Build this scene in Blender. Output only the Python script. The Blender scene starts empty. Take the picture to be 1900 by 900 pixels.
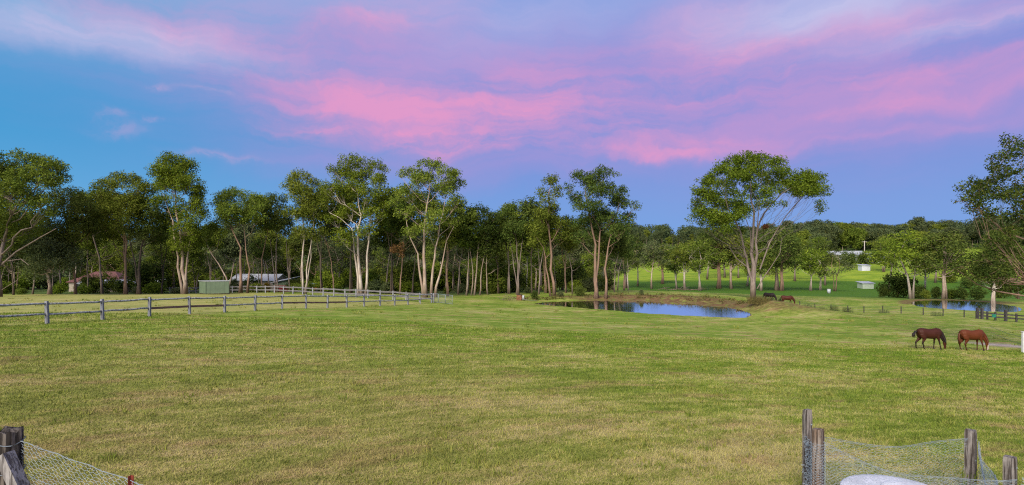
import bpy, bmesh, math, random
import numpy as np
from mathutils import Vector, Matrix, noise as mnoise

scene = bpy.context.scene
COL = scene.collection
PI = math.pi
random.seed(7)
RS = np.random.RandomState(11)

# ------------------------------------------------------------------ camera
F = 1050.0          # focal length in pixels of the 1900 wide photograph
HY = 470.0          # row of the horizon
CAMZ = 3.4          # eye height above the lawn below the camera
cam_d = bpy.data.cameras.new("camera"); cam = bpy.data.objects.new("camera", cam_d); COL.objects.link(cam)
cam_d.sensor_width = 36.0; cam_d.lens = F / 1900 * 36.0
cam_d.shift_y = (HY - 450.0) * -1 / 1900 * -1
cam_d.clip_start = 0.1; cam_d.clip_end = 6000
cam.location = (0, 0, CAMZ); cam.rotation_euler = (PI / 2, 0, 0)
scene.camera = cam
EXPO = 2.05
scene.view_settings.view_transform = 'Standard'; scene.view_settings.look = 'None'
scene.view_settings.exposure = EXPO; scene.view_settings.gamma = 1.0
scene.view_settings.use_curve_mapping = False
scene.cycles.use_denoising = False; scene.cycles.filter_width = 1.15
scene.cycles.max_bounces = 5; scene.cycles.diffuse_bounces = 2; scene.cycles.glossy_bounces = 2
scene.cycles.transmission_bounces = 3; scene.cycles.transparent_max_bounces = 4

def lin(c):
    return tuple(((v / 255) / 12.92 if v / 255 <= 0.04045 else ((v / 255 + 0.055) / 1.055) ** 2.4) for v in c)

# ------------------------------------------------------------------ node helper
class NT:
    def __init__(s, tree): s.t = tree; s.n = tree.nodes; s.l = tree.links
    def sock(s, v, inp):
        if isinstance(v, bpy.types.NodeSocket): s.l.new(v, inp)
        elif v is not None: inp.default_value = v
    def node(s, typ, **kw):
        n = s.n.new(typ)
        for k, v in kw.items(): setattr(n, k, v)
        return n
    def m(s, op, a, b=None, c=None, clamp=False):
        n = s.node('ShaderNodeMath', operation=op, use_clamp=clamp)
        s.sock(a, n.inputs[0])
        if b is not None: s.sock(b, n.inputs[1])
        if c is not None: s.sock(c, n.inputs[2])
        return n.outputs[0]
    def vm(s, op, a, b=None):
        n = s.node('ShaderNodeVectorMath', operation=op); s.sock(a, n.inputs[0])
        if b is not None: s.sock(b, n.inputs[1])
        return n.outputs[0]
    def mix(s, f, a, b, mode='MIX'):
        n = s.node('ShaderNodeMix', data_type='RGBA', blend_type=mode)
        s.sock(f, n.inputs[0])
        s.sock(a if isinstance(a, bpy.types.NodeSocket) else (*a[:3], 1), n.inputs[6])
        s.sock(b if isinstance(b, bpy.types.NodeSocket) else (*b[:3], 1), n.inputs[7])
        return n.outputs[2]
    def noise(s, vec, scale, detail=4, rough=0.55, dist=0.0, out=0):
        n = s.node('ShaderNodeTexNoise'); s.sock(vec, n.inputs['Vector'])
        n.inputs['Scale'].default_value = scale; n.inputs['Detail'].default_value = detail
        n.inputs['Roughness'].default_value = rough; n.inputs['Distortion'].default_value = dist
        return n.outputs[out]
    def ramp(s, f, lo, hi, a=0.0, b=1.0):
        n = s.node('ShaderNodeMapRange', interpolation_type='SMOOTHSTEP'); s.sock(f, n.inputs[0])
        n.inputs[1].default_value = lo; n.inputs[2].default_value = hi
        n.inputs[3].default_value = a; n.inputs[4].default_value = b
        return n.outputs[0]
    def comb(s, x, y, z):
        n = s.node('ShaderNodeCombineXYZ')
        for i, v in enumerate((x, y, z)): s.sock(v, n.inputs[i])
        return n.outputs[0]
    def sep(s, v):
        n = s.node('ShaderNodeSeparateXYZ'); s.sock(v, n.inputs[0]); return n.outputs

# ------------------------------------------------------------------ sky (dusk: blue belt low, pink lit cloud streaks above)
SUN_EL, SUN_AZ = math.radians(34), math.radians(205)      # light comes over the camera's left shoulder
world = bpy.data.worlds.new("World"); scene.world = world; world.use_nodes = True
w = NT(world.node_tree); w.n.clear()
SKY_STR = 0.12
K = 1.0 / (2 ** EXPO) / SKY_STR
tc = w.node('ShaderNodeTexCoord')
dx, dy, dz = w.sep(tc.outputs['Generated'])
az = w.m('ARCTAN2', dx, dy)
el = w.m('ARCSINE', dz)
nz = w.noise(tc.outputs['Generated'], 4.0, 2.5, 0.5, 0, 1)
nx, ny, _ = w.sep(nz)
nz2 = w.noise(tc.outputs['Generated'], 11.0, 5, 0.6, 0, 1)
nx2, ny2, _2 = w.sep(nz2)
azw = w.m('ADD', az, w.m('MULTIPLY', w.m('SUBTRACT', w.m('ADD', nx, w.m('MULTIPLY', nx2, 0.8)), 0.9), 0.16))
elw = w.m('ADD', el, w.m('MULTIPLY', w.m('SUBTRACT', w.m('ADD', ny, w.m('MULTIPLY', ny2, 0.8)), 0.9), 0.07))
def azel(px, py):
    u, v = (px - 950) / F, (HY - py) / F
    return math.atan(u), math.atan(v / math.hypot(1, u))
def gauss(px, py, sx, sy, tilt, amp, A=None, E=None):
    """elongated cloud bank centred where the photograph shows it; direction space, tilt in degrees (up to the right positive)"""
    a0, e0 = azel(px, py); c = math.cos(a0)
    sa, se = sx / F * c * c, sy / F * c
    a1, e1 = azel(px + 12 * math.cos(math.radians(tilt)), py - 12 * math.sin(math.radians(tilt))); hyp = math.hypot(a1 - a0, e1 - e0)
    ct, st = (a1 - a0) / hyp, (e1 - e0) / hyp
    A = A or azw; E = E or elw
    p = w.m('SUBTRACT', A, a0); q = w.m('SUBTRACT', E, e0)
    r1 = w.m('DIVIDE', w.m('ADD', w.m('MULTIPLY', p, ct), w.m('MULTIPLY', q, st)), sa)
    r2 = w.m('DIVIDE', w.m('SUBTRACT', w.m('MULTIPLY', q, ct), w.m('MULTIPLY', p, st)), se)
    g = w.m('EXPONENT', w.m('MULTIPLY', w.m('ADD', w.m('MULTIPLY', r1, r1), w.m('MULTIPLY', r2, r2)), -0.5))
    return w.m('MULTIPLY', g, amp)
def gsum(lst):
    s = None
    for g in lst:
        g = gauss(*g); s = g if s is None else w.m('ADD', s, g)
    return s
# streak noise: long thin wisps, tilted up to the right
sx_ = azw
sy_ = w.m('SUBTRACT', elw, w.m('MULTIPLY', w.m('MULTIPLY', azw, azw), 0.02))
streak = w.noise(w.comb(w.m('MULTIPLY', sx_, 1.9), w.m('MULTIPLY', sy_, 13.0), 3.1), 1.0, 5, 0.55)
streak2 = w.noise(w.comb(w.m('MULTIPLY', sx_, 5.0), w.m('MULTIPLY', sy_, 46.0), 7.7), 1.0, 4, 0.6)
ripple = w.noise(w.comb(w.m('MULTIPLY', sx_, 26.0), w.m('MULTIPLY', sy_, 40.0), 1.7), 1.0, 4, 0.65)
pink = gsum([(200, 15, 200, 34, -4, .40), (590, 172, 120, 30, -6, .62), (560, 130, 170, 34, -8, .25), (850, 225, 190, 36, -6, .62), (830, 262, 170, 15, -5, .45),
             (1060, 180, 170, 38, 2, .62), (1200, 196, 120, 26, 8, .38), (690, 62, 120, 28, 6, .45), (760, 20, 120, 20, 10, .25), (1010, 120, 90, 26, 10, .25),
             (1480, 68, 130, 17, 9, .75), (1340, 40, 90, 34, 14, .5), (1480, 122, 80, 10, 3, .4), (1700, 60, 180, 18, 12, .42), (1850, 35, 100, 15, 14, .45), (1740, 140, 230, 17, 8, .5), (1500, 150, 200, 24, 4, .32),
             (1780, 180, 200, 14, 7, .34), (1640, 205, 180, 12, 6, .3), (1800, 235, 200, 10, 6, .25), (1240, 280, 110, 9, 0, .55), (1350, 258, 160, 11, 0, .35), (1150, 245, 180, 16, 0, .3), (590, 243, 50, 13, 0, .55), (980, 275, 180, 10, -1, .3),
             (430, 292, 60, 6, -2, .2), (330, 55, 170, 20, -6, .25)])
lav = gsum([(1250, 230, 520, 75, 2, .6), (750, 130, 380, 85, -6, .75), (1700, 150, 380, 100, 6, .7), (1150, 120, 260, 70, 4, .3), (620, 300, 90, 18, 0, .35), (850, 310, 200, 22, 0, .3)])
away = w.ramp(w.m('ABSOLUTE', az), 0.85, 1.5)                   # the same kind of cloud goes on outside the picture
high = w.m('MULTIPLY', w.ramp(el, 0.42, 0.75), 1.0)
more = w.m('MAXIMUM', w.m('MULTIPLY', away, w.ramp(el, 0.10, 0.30)), high)
streak_c = w.m('ADD', w.m('MULTIPLY', w.ramp(streak, 0.34, 0.66), .68), w.m('MULTIPLY', w.ramp(streak2, 0.34, 0.68), .32))
pink_o = w.m('MULTIPLY', more, w.m('MULTIPLY', streak_c, 0.55))
lav_o = w.m('MULTIPLY', more, 0.4)
pk = w.m('ADD', w.m('MULTIPLY', pink, 1.22), pink_o)
pk = w.m('MULTIPLY', pk, w.m('ADD', w.m('MULTIPLY', streak_c, 1.0), w.m('ADD', -0.02, w.m('MULTIPLY', w.ramp(ripple, .3, .72), 0.26))))
pk = w.m('MINIMUM', pk, 1.0)
lv = w.m('MULTIPLY', w.m('ADD', lav, lav_o), w.m('ADD', 0.55, w.m('MULTIPLY', streak_c, 0.6)), clamp=True)
def c3(c): return tuple(v * K for v in lin(c))
side = w.ramp(az, -0.80, 0.10)
low = w.mix(side, c3((108, 174, 226)), c3((120, 164, 228)))
mid = w.mix(side, c3((64, 158, 214)), c3((108, 148, 220)))
top = w.mix(side, c3((110, 180, 222)), c3((128, 160, 226)))
base = w.mix(w.ramp(el, 0.02, 0.20), low, mid)
base = w.mix(w.ramp(el, 0.22, 0.42), base, top)
colr = w.mix(w.m('MULTIPLY', lv, 0.85), base, c3((168, 150, 216)))
patch = w.noise(w.comb(w.m('MULTIPLY', sx_, 4.5), w.m('MULTIPLY', sy_, 10.0), 12.0), 1.0, 4, 0.6)
pk = w.m('MULTIPLY', pk, w.ramp(patch, .32, .58, .55, 1.0))
colr = w.mix(w.m('MULTIPLY', pk, 0.92), colr, c3((232, 156, 204)))
bright = gsum([(1520, 15, 170, 34, 8, .8), (180, 45, 180, 26, -4, .5), (1780, 55, 160, 14, 12, .5), (320, 85, 170, 18, -8, .35), (60, 20, 90, 22, 0, .3), (1000, 30, 160, 40, 20, .22), (800, 10, 300, 25, 0, .2)])
colr = w.mix(w.m('MULTIPLY', bright, w.m('ADD', .5, w.m('MULTIPLY', streak_c, .6)), clamp=True), colr, c3((205, 205, 240)))
small = w.m('MULTIPLY', gsum([(275, 147, 12, 4, 0, .6), (370, 160, 40, 4, -12, .45), (200, 212, 22, 5, 0, .4), (232, 238, 32, 8, -4, .45), (278, 218, 12, 4, 0, .6), (420, 293, 60, 5, -3, .5)]), w.m('ADD', 0.2, w.ramp(ripple, .35, .6)), clamp=True)
colr = w.mix(small, colr, c3((170, 165, 215)))
sky = w.node('ShaderNodeTexSky', sky_type='NISHITA'); sky.sun_disc = False
sky.sun_elevation = SUN_EL; sky.sun_rotation = SUN_AZ
nish = w.mix(1.0, sky.outputs[0], (0.12, 0.12, 0.12), 'MULTIPLY')
colr = w.mix(0.04, colr, nish)
bg = w.node('ShaderNodeBackground'); w.sock(colr, bg.inputs[0]); bg.inputs[1].default_value = SKY_STR
wo = w.node('ShaderNodeOutputWorld'); w.l.new(bg.outputs[0], wo.inputs[0])

sun_d = bpy.data.lights.new("sun", 'SUN'); sun_o = bpy.data.objects.new("sun", sun_d); COL.objects.link(sun_o)
sun_d.energy = 1.5; sun_d.angle = math.radians(40); sun_d.color = (1.0, 0.91, 0.79)
# direction towards the light
sdir = Vector((math.sin(SUN_AZ) * math.cos(SUN_EL), math.cos(SUN_AZ) * math.cos(SUN_EL), math.sin(SUN_EL)))
sun_o.rotation_euler = sdir.to_track_quat('Z', 'Y').to_euler(); sun_o.location = (-20, -30, 60)

# ------------------------------------------------------------------ object helpers
def obj(name, mesh, mat=None, parent=None, loc=(0, 0, 0), rot=(0, 0, 0)):
    o = bpy.data.objects.new(name, mesh); COL.objects.link(o)
    o.location = loc; o.rotation_euler = rot
    if parent: o.parent = parent
    if mat is not None and mesh is not None and len(mesh.materials) == 0: mesh.materials.append(mat)
    return o
def thing(name, label, cat, loc=(0, 0, 0), rz=0.0, group=None):
    o = bpy.data.objects.new(name, None); COL.objects.link(o); o.empty_display_size = 0.3
    o.location = loc; o.rotation_euler = (0, 0, rz)
    o['label'] = label; o['category'] = cat
    if group: o['group'] = group
    return o
def tag(o, label, cat, group=None, kind=None):
    o['label'] = label; o['category'] = cat
    if group: o['group'] = group
    if kind: o['kind'] = kind
    return o
def dup(root, loc, rz=0.0, scale=1.0, label=None, group=None):
    r = root.copy(); COL.objects.link(r); r.location = loc; r.rotation_euler = (0, 0, rz)
    r.scale = (scale, scale, scale) if not isinstance(scale, tuple) else scale
    if label: r['label'] = label
    if group: r['group'] = group
    for ch in CHILD.get(root.name, list(root.children)):
        c = ch.copy(); COL.objects.link(c); c.parent = r
    return r
CHILD = {}

class MB:
    def __init__(s): s.v = []; s.f = []; s.smooth = []
    def add(s, vs, fs, smooth=False):
        n = len(s.v); s.v += [tuple(p) for p in vs]
        for f in fs: s.f.append(tuple(i + n for i in f)); s.smooth.append(smooth)
    def box(s, c, size, M=None, jit=0.0):
        x, y, z = (k / 2 for k in size)
        vs = [Vector((a * x, b * y, d * z)) for d in (-1, 1) for b in (-1, 1) for a in (-1, 1)]
        if jit: vs = [p + Vector([random.uniform(-jit, jit) for _ in range(3)]) for p in vs]
        if M is not None: vs = [M @ p for p in vs]
        vs = [p + Vector(c) for p in vs]
        s.add(vs, [(0, 2, 3, 1), (4, 5, 7, 6), (0, 1, 5, 4), (2, 6, 7, 3), (0, 4, 6, 2), (1, 3, 7, 5)])
    def tube(s, pts, rad, sides=6, cap=True, smooth=True):
        pts = [Vector(p) for p in pts]; n = len(pts)
        if not hasattr(rad, '__len__'): rad = [rad] * n
        ref = Vector((0, 1, 0)); vs = []
        for i, p in enumerate(pts):
            t = (pts[min(i + 1, n - 1)] - pts[max(i - 1, 0)])
            if t.length < 1e-9: t = Vector((0, 0, 1))
            t.normalize()
            r = ref if abs(t.dot(ref)) < 0.9 else Vector((1, 0, 0))
            a = t.cross(r).normalized(); b = t.cross(a).normalized()
            for k in range(sides):
                an = 2 * PI * k / sides
                vs.append(p + (a * math.cos(an) + b * math.sin(an)) * rad[i])
        fs = []
        for i in range(n - 1):
            for k in range(sides):
                k2 = (k + 1) % sides
                fs.append((i * sides + k, i * sides + k2, (i + 1) * sides + k2, (i + 1) * sides + k))
        s.add(vs, fs, smooth)
        if cap:
            n0 = len(s.v) - len(vs)
            s.f.append(tuple(n0 + k for k in range(sides))[::-1]); s.smooth.append(False)
            s.f.append(tuple(n0 + (n - 1) * sides + k for k in range(sides))); s.smooth.append(False)
    def prism(s, poly, y0, y1):
        """polygon in x,z extruded in y"""
        n = len(poly)
        s.add([(x, y0, z) for x, z in poly] + [(x, y1, z) for x, z in poly],
              [tuple(range(n)), tuple(range(2 * n - 1, n - 1, -1))] + [((i + 1) % n, i, i + n, (i + 1) % n + n) for i in range(n)])
    def mesh(s, name):
        me = bpy.data.meshes.new(name); me.from_pydata(s.v, [], s.f); me.update()
        me.polygons.foreach_set('use_smooth', s.smooth)
        return me

def np_mesh(name, V, k, tint=None):
    """faces of k vertices each, every face its own vertices"""
    n = len(V); nf = n // k
    me = bpy.data.meshes.new(name)
    me.vertices.add(n); me.vertices.foreach_set('co', V.astype(np.float32).ravel())
    me.loops.add(n); me.loops.foreach_set('vertex_index', np.arange(n, dtype=np.int32))
    me.polygons.add(nf); me.polygons.foreach_set('loop_start', np.arange(0, n, k, dtype=np.int32))
    me.update(calc_edges=True)
    if tint is not None:
        at = me.attributes.new('tint', 'FLOAT', 'FACE'); at.data.foreach_set('value', tint.astype(np.float32))
    return me

# ------------------------------------------------------------------ terrain
VS = 1.7            # the valley beyond the pond lies this much deeper
def c(px, py, d): return ((px - 950) / F * d, d, CAMZ + (HY - py) / F * d)
def v_(px, py, d): return c(px, py, d * VS)
CP = [(0, 0, 0), (-12, 2, 0.1), (12, 2, -0.1), (-7, 8, 0), (0, 8, 0), (7, 8, -0.15), (0, -40, 1), (-40, -20, 1), (40, -20, -1),
      c(87, 600, 33), c(277, 588, 39), c(523, 574, 51), c(643, 569, 60), c(800, 562, 78), c(950, 566, 78),
      c(574, 548, 92.6), c(456, 543, 102.8), c(289, 544, 121.8), c(343, 546, 100), c(120, 546, 95), c(0, 550, 85), c(-150, 556, 80),
      c(200, 540, 130), c(540, 541, 130), c(800, 541, 125), c(950, 541, 122), c(300, 520, 220), c(700, 520, 220), c(300, 480, 420), c(800, 480, 420), c(-300, 520, 220),
      c(1040, 547, 98), c(1120, 545.5, 98), c(1200, 546, 97), c(1300, 549, 91), c(1360, 554, 88), c(1397, 553, 92), c(1430, 559, 86), c(1462, 567, 82), c(1495, 574, 78), c(1530, 581, 72),
      c(1000, 552, 94), c(960, 554, 91), c(900, 556, 88),
      c(1382, 589.5, 66), c(1200, 581.5, 71), c(1050, 569, 79), c(1440, 588, 67),
      v_(1200, 537, 130), v_(1300, 539, 125), v_(1100, 537, 135), c(1450, 548, 150), c(1430, 557.5, 104), c(1462, 565, 102), c(1520, 556, 112),
      c(1600, 572, 95), c(1500, 574, 88), c(1650, 582, 81), c(1810, 592, 74), c(1900, 600, 70), c(1600, 551, 140), c(2000, 560, 110), c(2050, 610, 68),
      c(1730, 648, 40), c(1900, 652, 41), c(1600, 620, 50), c(1850, 618, 56), c(1440, 603, 58), c(1800, 724, 20), c(1300, 700, 21),
      v_(1610, 536, 150), v_(1500, 535, 145), v_(1605, 500, 210), v_(1500, 501, 210), v_(1590, 487, 260), v_(1230, 522, 170), v_(1400, 521, 170), v_(1600, 520, 172), v_(1230, 480, 280), v_(1230, 463, 330), v_(1400, 470, 330),
      v_(1600, 470, 335), v_(1750, 520, 172), v_(1750, 498, 205), v_(1800, 468, 300), v_(1870, 450, 400), v_(1400, 462, 420), v_(1230, 452, 450), v_(1900, 535, 150), v_(1840, 522, 170), v_(2050, 500, 220), v_(2100, 440, 420),
      (-300, 100, -7), (-300, 400, -2), (350, 60, -8), (850, 500, 12), (-200, -100, 3), (200, -100, -4), (0, 900, 22), (700, 900, 30), (-700, 900, 15), (900, 0, 0), (-900, 0, 0), (0, -800, 0), (1500, 1500, 30), (-1500, 1500, 20), (0, 2500, 20)]
CP = np.array(CP, float)
def _tps(P, Q):
    d2 = ((P[:, None, :] - Q[None, :, :]) ** 2).sum(-1) / 1e4
    return 0.5 * d2 * np.log(d2 + 1e-12)
_n = len(CP)
_A = np.zeros((_n + 3, _n + 3)); _A[:_n, :_n] = _tps(CP[:, :2], CP[:, :2]) + np.eye(_n) * 2e-5
_A[:_n, _n] = 1; _A[:_n, _n + 1:] = CP[:, :2] / 100; _A[_n:, :_n] = _A[:_n, _n:].T
_W = np.linalg.solve(_A, np.concatenate([CP[:, 2], np.zeros(3)]))
def poly_sd(P, poly):
    P = np.asarray(P, float); poly = np.asarray(poly, float); d = np.full(len(P), 1e9); ins = np.zeros(len(P), bool)
    for i in range(len(poly)):
        a, b = poly[i], poly[(i + 1) % len(poly)]
        e = b - a; wv = P - a; t = np.clip((wv @ e) / (e @ e), 0, 1)
        d = np.minimum(d, np.hypot(*(wv - t[:, None] * e).T))
        cnd = (a[1] > P[:, 1]) != (b[1] > P[:, 1])
        xi = a[0] + (P[:, 1] - a[1]) / (b[1] - a[1] + 1e-12) * e[0]
        ins ^= cnd & (P[:, 0] < xi)
    return np.where(ins, -d, d)
def smooth_poly(pts, it=2):
    p = [Vector(q) for q in pts]
    for _ in range(it):
        q = []
        for i in range(len(p)):
            a, b = p[i], p[(i + 1) % len(p)]; q += [a * .75 + b * .25, a * .25 + b * .75]
        p = q
    return np.array([(v.x, v.y) for v in p])
def shore(rel, pts): return [((px - 950) / F * (rel * F / (py - HY)), rel * F / (py - HY)) for px, py in pts]
PW1, PW2 = 7.6, 9.3
POND1 = smooth_poly(shore(PW1, [(985, 563.5), (1010, 560), (1050, 558.5), (1110, 557), (1200, 557.5), (1265, 561), (1325, 566.5), (1366, 573), (1392, 579), (1396, 588), (1375, 590.5), (1290, 587), (1200, 582), (1120, 575), (1050, 569.5), (1010, 566)]))
POND2 = smooth_poly(shore(PW2, [(1683, 560), (1720, 556.5), (1800, 558), (1850, 563), (1885, 568), (1900, 574), (1885, 580), (1830, 578), (1760, 574), (1700, 569)]))
ZW1, ZW2 = CAMZ - PW1, CAMZ - PW2
def sstep(x, a, b): t = np.clip((x - a) / (b - a), 0, 1); return t * t * (3 - 2 * t)
def Hn(P):
    P = np.atleast_2d(np.asarray(P, float)); out = np.empty(len(P))
    for i in range(0, len(P), 20000):
        Q = P[i:i + 20000]; out[i:i + 20000] = _tps(Q, CP[:, :2]) @ _W[:_n] + _W[_n] + Q / 100 @ _W[_n + 1:]
    x, y = P[:, 0], P[:, 1]
    amp = sstep(np.hypot(x, y), 12, 60)
    out += amp * (0.05 * np.sin(x * .31 + y * .17) * np.sin(y * .23 + 1.3) + 0.035 * np.sin(x * .7 - y * .45))
    far = sstep(y, 260, 420); out += far * 0.7 * np.sin(x * .045 + 1) * np.sin(y * .06)
    out += 1.0 * np.exp(-(((x - 34.3) / 3.6) ** 2 + ((y - 75) / 4.5) ** 2)) + .45 * np.exp(-(((x - 38.5) / 4) ** 2 + ((y - 75) / 5) ** 2))
    for poly, zw, wd in ((POND1, ZW1, 3.2), (POND2, ZW2, 2.5)):
        near = (np.abs(x - poly[:, 0].mean()) < 60) & (np.abs(y - poly[:, 1].mean()) < 40)
        if not near.any(): continue
        idx = np.where(near)[0]; s = poly_sd(P[idx], poly)
        s = s + 0.25 * np.sin(x[idx] * 1.9) * np.sin(y[idx] * 1.3 + x[idx] * .4)
        t = sstep(s, 0.0, wd)
        h = np.where(s > 0, (zw + 0.05) * (1 - t) + np.maximum(out[idx], zw + 0.10) * t, zw + 0.05 + np.maximum(-1.2, s * 0.35))
        hh = np.where(s > 10, np.maximum(out[idx], -99), h)
        out[idx] = np.where(s < wd, h, out[idx])
    return out
def H(x, y): return float(Hn([(x, y)])[0])
def G(px, d, dz=0.0):
    x = (px - 950) / F * d; return Vector((x, d, H(x, d) + dz))
def S(px, py, d): return Vector(c(px, py, d))

xs = np.concatenate([-np.geomspace(3000, 66, 40), np.arange(-65, 90, 0.65), np.geomspace(91, 3000, 45)])
ys = np.concatenate([-np.geomspace(1500, 6, 12), np.arange(-5, 60, 0.8), np.arange(60, 116, 0.45), np.arange(116, 230, 1.6), np.geomspace(232, 720, 100), np.geomspace(730, 4500, 36)])
XX, YY = np.meshgrid(xs, ys); PP = np.stack([XX.ravel(), YY.ravel()], 1); ZZ = Hn(PP)
nx_, ny_ = len(xs), len(ys)
ii = np.arange(nx_ * ny_).reshape(ny_, nx_)
quads = np.stack([ii[:-1, :-1], ii[:-1, 1:], ii[1:, 1:], ii[1:, :-1]], -1).reshape(-1, 4)
gm = bpy.data.meshes.new('ground')
gm.vertices.add(len(PP)); gm.vertices.foreach_set('co', np.column_stack([PP, ZZ]).astype(np.float32).ravel())
gm.loops.add(quads.size); gm.loops.foreach_set('vertex_index', quads.ravel().astype(np.int32))
gm.polygons.add(len(quads)); gm.polygons.foreach_set('loop_start', np.arange(0, quads.size, 4, dtype=np.int32))
gm.update(calc_edges=True); gm.polygons.foreach_set('use_smooth', [True] * len(quads))
# what grows where: r lush paddock, g bare earth, b dry straw
gx, gy = PP[:, 0], PP[:, 1]; gu = gx / np.maximum(gy, 1) * F + 950
wob = 3 * np.sin(gx * .11) + 2 * np.sin(gx * .27 + 2)
lush = sstep(gy + wob * 2, 126, 150) * sstep(gx - (gy - 112) * .2, 12, 26)
lush = np.maximum(lush, sstep(gy + wob, 104, 112) * sstep(gx, 70, 84) * 0.8)
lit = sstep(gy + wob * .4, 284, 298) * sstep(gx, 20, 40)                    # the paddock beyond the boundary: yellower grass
dry = sstep(gy + wob * 3, 500, 560) * sstep(gx, 30, 70) * (1 - sstep(gx, 250, 340))
s1 = poly_sd(PP, POND1); s2 = poly_sd(PP, POND2)
earth = (1 - sstep(s1, 3.0, 6.5)) * sstep(gy + gx * .75, 97, 102)
earth = np.maximum(earth, (1 - sstep(s2, 1.0, 2.6)) * sstep(gy, 101, 104))
md = np.hypot((gx - 35.5) / 7.5, (gy - 75) / 7.0); earth = np.maximum(earth, (1 - sstep(md, .35, 1.05)) * 0.8)
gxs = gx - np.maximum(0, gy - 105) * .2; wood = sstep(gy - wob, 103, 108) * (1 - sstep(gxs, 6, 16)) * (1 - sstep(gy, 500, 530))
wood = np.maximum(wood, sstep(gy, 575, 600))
trk = np.exp(-((gy - (45.5 - 0.45 * (gx - 38))) / 1.5) ** 2) * sstep(gx, 36.3, 38.5)
earth = np.maximum(earth, trk * .9)
pad = np.zeros(len(PP)); _pf = poly_sd(PP, [(-27.1, 33), (-11.1, 77.7), (-48.4, 103), (-76, 121), (-90, 100), (-60, 33)])
pad = 1 - sstep(_pf, -1.5, .6)
at = gm.attributes.new('mask', 'FLOAT_COLOR', 'POINT')
at.data.foreach_set('color', np.column_stack([lush, earth, np.clip(dry, 0, 1), lit]).astype(np.float32).ravel())
at = gm.attributes.new('mask2', 'FLOAT_COLOR', 'POINT')
at.data.foreach_set('color', np.column_stack([wood, pad, trk, trk * 0]).astype(np.float32).ravel())

def new_mat(name):
    m = bpy.data.materials.new(name); m.use_nodes = True; t = NT(m.node_tree); t.n.clear()
    out = t.node('ShaderNodeOutputMaterial'); return m, t, out
def attr(t, name):
    n = t.node('ShaderNodeAttribute', attribute_name=name); return n
def principled(t, out, col, rough=0.8, spec=0.3, bump=None, bstr=0.5, bdist=0.02, metal=0.0, **kw):
    p = t.node('ShaderNodeBsdfPrincipled')
    t.sock(col if isinstance(col, bpy.types.NodeSocket) else (*col[:3], 1), p.inputs['Base Color'])
    t.sock(rough, p.inputs['Roughness']); p.inputs['Specular IOR Level'].default_value = spec; p.inputs['Metallic'].default_value = metal
    if bump is not None:
        b = t.node('ShaderNodeBump'); b.inputs['Strength'].default_value = bstr; b.inputs['Distance'].default_value = bdist
        t.sock(bump, b.inputs['Height']); t.l.new(b.outputs[0], p.inputs['Normal'])
    t.l.new(p.outputs[0], out.inputs[0]); return p

def lawn_color(t):
    """grass colour as a function of the place, shared by the sheet and the blades"""
    g = t.node('ShaderNodeNewGeometry'); P = g.outputs['Position']
    px, py, pz = t.sep(P)
    rx = t.m('ADD', t.m('MULTIPLY', px, 0.94), t.m('MULTIPLY', py, 0.34)); ry = t.m('SUBTRACT', t.m('MULTIPLY', py, 0.94), t.m('MULTIPLY', px, 0.34))
    Q = t.comb(t.m('MULTIPLY', rx, 0.45), ry, 0.0)
    big = t.noise(t.vm('MULTIPLY', P, (1, 1, 0)), 0.11, 3, .55)
    n1 = t.noise(Q, 0.42, 5, .62); n2 = t.noise(Q, 2.6, 5, .65)
    strp = t.noise(t.comb(t.m('MULTIPLY', rx, .05), ry, 4.0), 0.55, 2, .5)
    f = t.m('ADD', t.m('MULTIPLY', n1, 1.0), t.m('ADD', t.m('MULTIPLY', n2, .95), t.m('ADD', t.m('MULTIPLY', big, .8), t.m('MULTIPLY', strp, .3))))
    f = t.m('ADD', .5, t.m('MULTIPLY', t.m('SUBTRACT', t.m('DIVIDE', f, 3.05), .5), 1.30))
    f = t.m('ADD', f, t.m('ADD', t.ramp(py, 24, 10, -.030, .022), t.m('MULTIPLY', t.ramp(py, 24, 50), -.012)))
    sh = t.noise(Q, 1.3, 5, .7); dk = t.ramp(sh, .30, .62, .82, 1.10)
    return P, Q, f, n2, big, dk
GREEN, GRN2, STRAW, BROWN = (.125, .20, .018), (.225, .275, .042), (.37, .325, .135), (.33, .20, .10)
gmat, t, out = new_mat('paddock_grass')
P, Q, f, n2, big, dk = lawn_color(t)
m1 = attr(t, 'mask'); m2 = attr(t, 'mask2')
lr, eg, db = t.node('ShaderNodeSeparateColor'), None, None
t.l.new(m1.outputs['Color'], lr.inputs[0]); lush_s, earth_s, dry_s = lr.outputs; lit_s = m1.outputs['Alpha']
l2 = t.node('ShaderNodeSeparateColor'); t.l.new(m2.outputs['Color'], l2.inputs[0]); wood_s, pad_s, trk_s = l2.outputs
fine = t.noise(P, 14.0, 4, .7); vfine = t.noise(P, 60.0, 3, .7)
ff = t.m('ADD', f, t.m('MULTIPLY', t.m('SUBTRACT', fine, .5), .34))
col = t.mix(t.ramp(ff, .40, .50), GREEN, GRN2); col = t.mix(t.ramp(ff, .485, .60), col, STRAW)
brn = t.noise(Q, .8, 5, .6, 0.3); col = t.mix(t.m('MULTIPLY', t.m('ADD', t.ramp(brn, .52, .68), t.m('MULTIPLY', t.ramp(t.sep(P)[1], 34, 9, 0, .55), t.ramp(t.sep(P)[0], 7, -4, .35, 1.0)), clamp=True), .62), col, BROWN)
col = t.mix(t.m('MULTIPLY', pad_s, .45), col, (.40, .34, .13))
lushc = t.mix(t.ramp(n2, .35, .65), (.035, .10, .008), (.085, .165, .014))
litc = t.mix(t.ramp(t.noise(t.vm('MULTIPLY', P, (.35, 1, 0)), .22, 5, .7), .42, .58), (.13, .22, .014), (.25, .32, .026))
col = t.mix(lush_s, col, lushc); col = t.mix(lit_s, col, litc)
col = t.mix(t.m('MULTIPLY', dry_s, t.ramp(big, .3, .6)), col, (.34, .27, .12))
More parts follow.
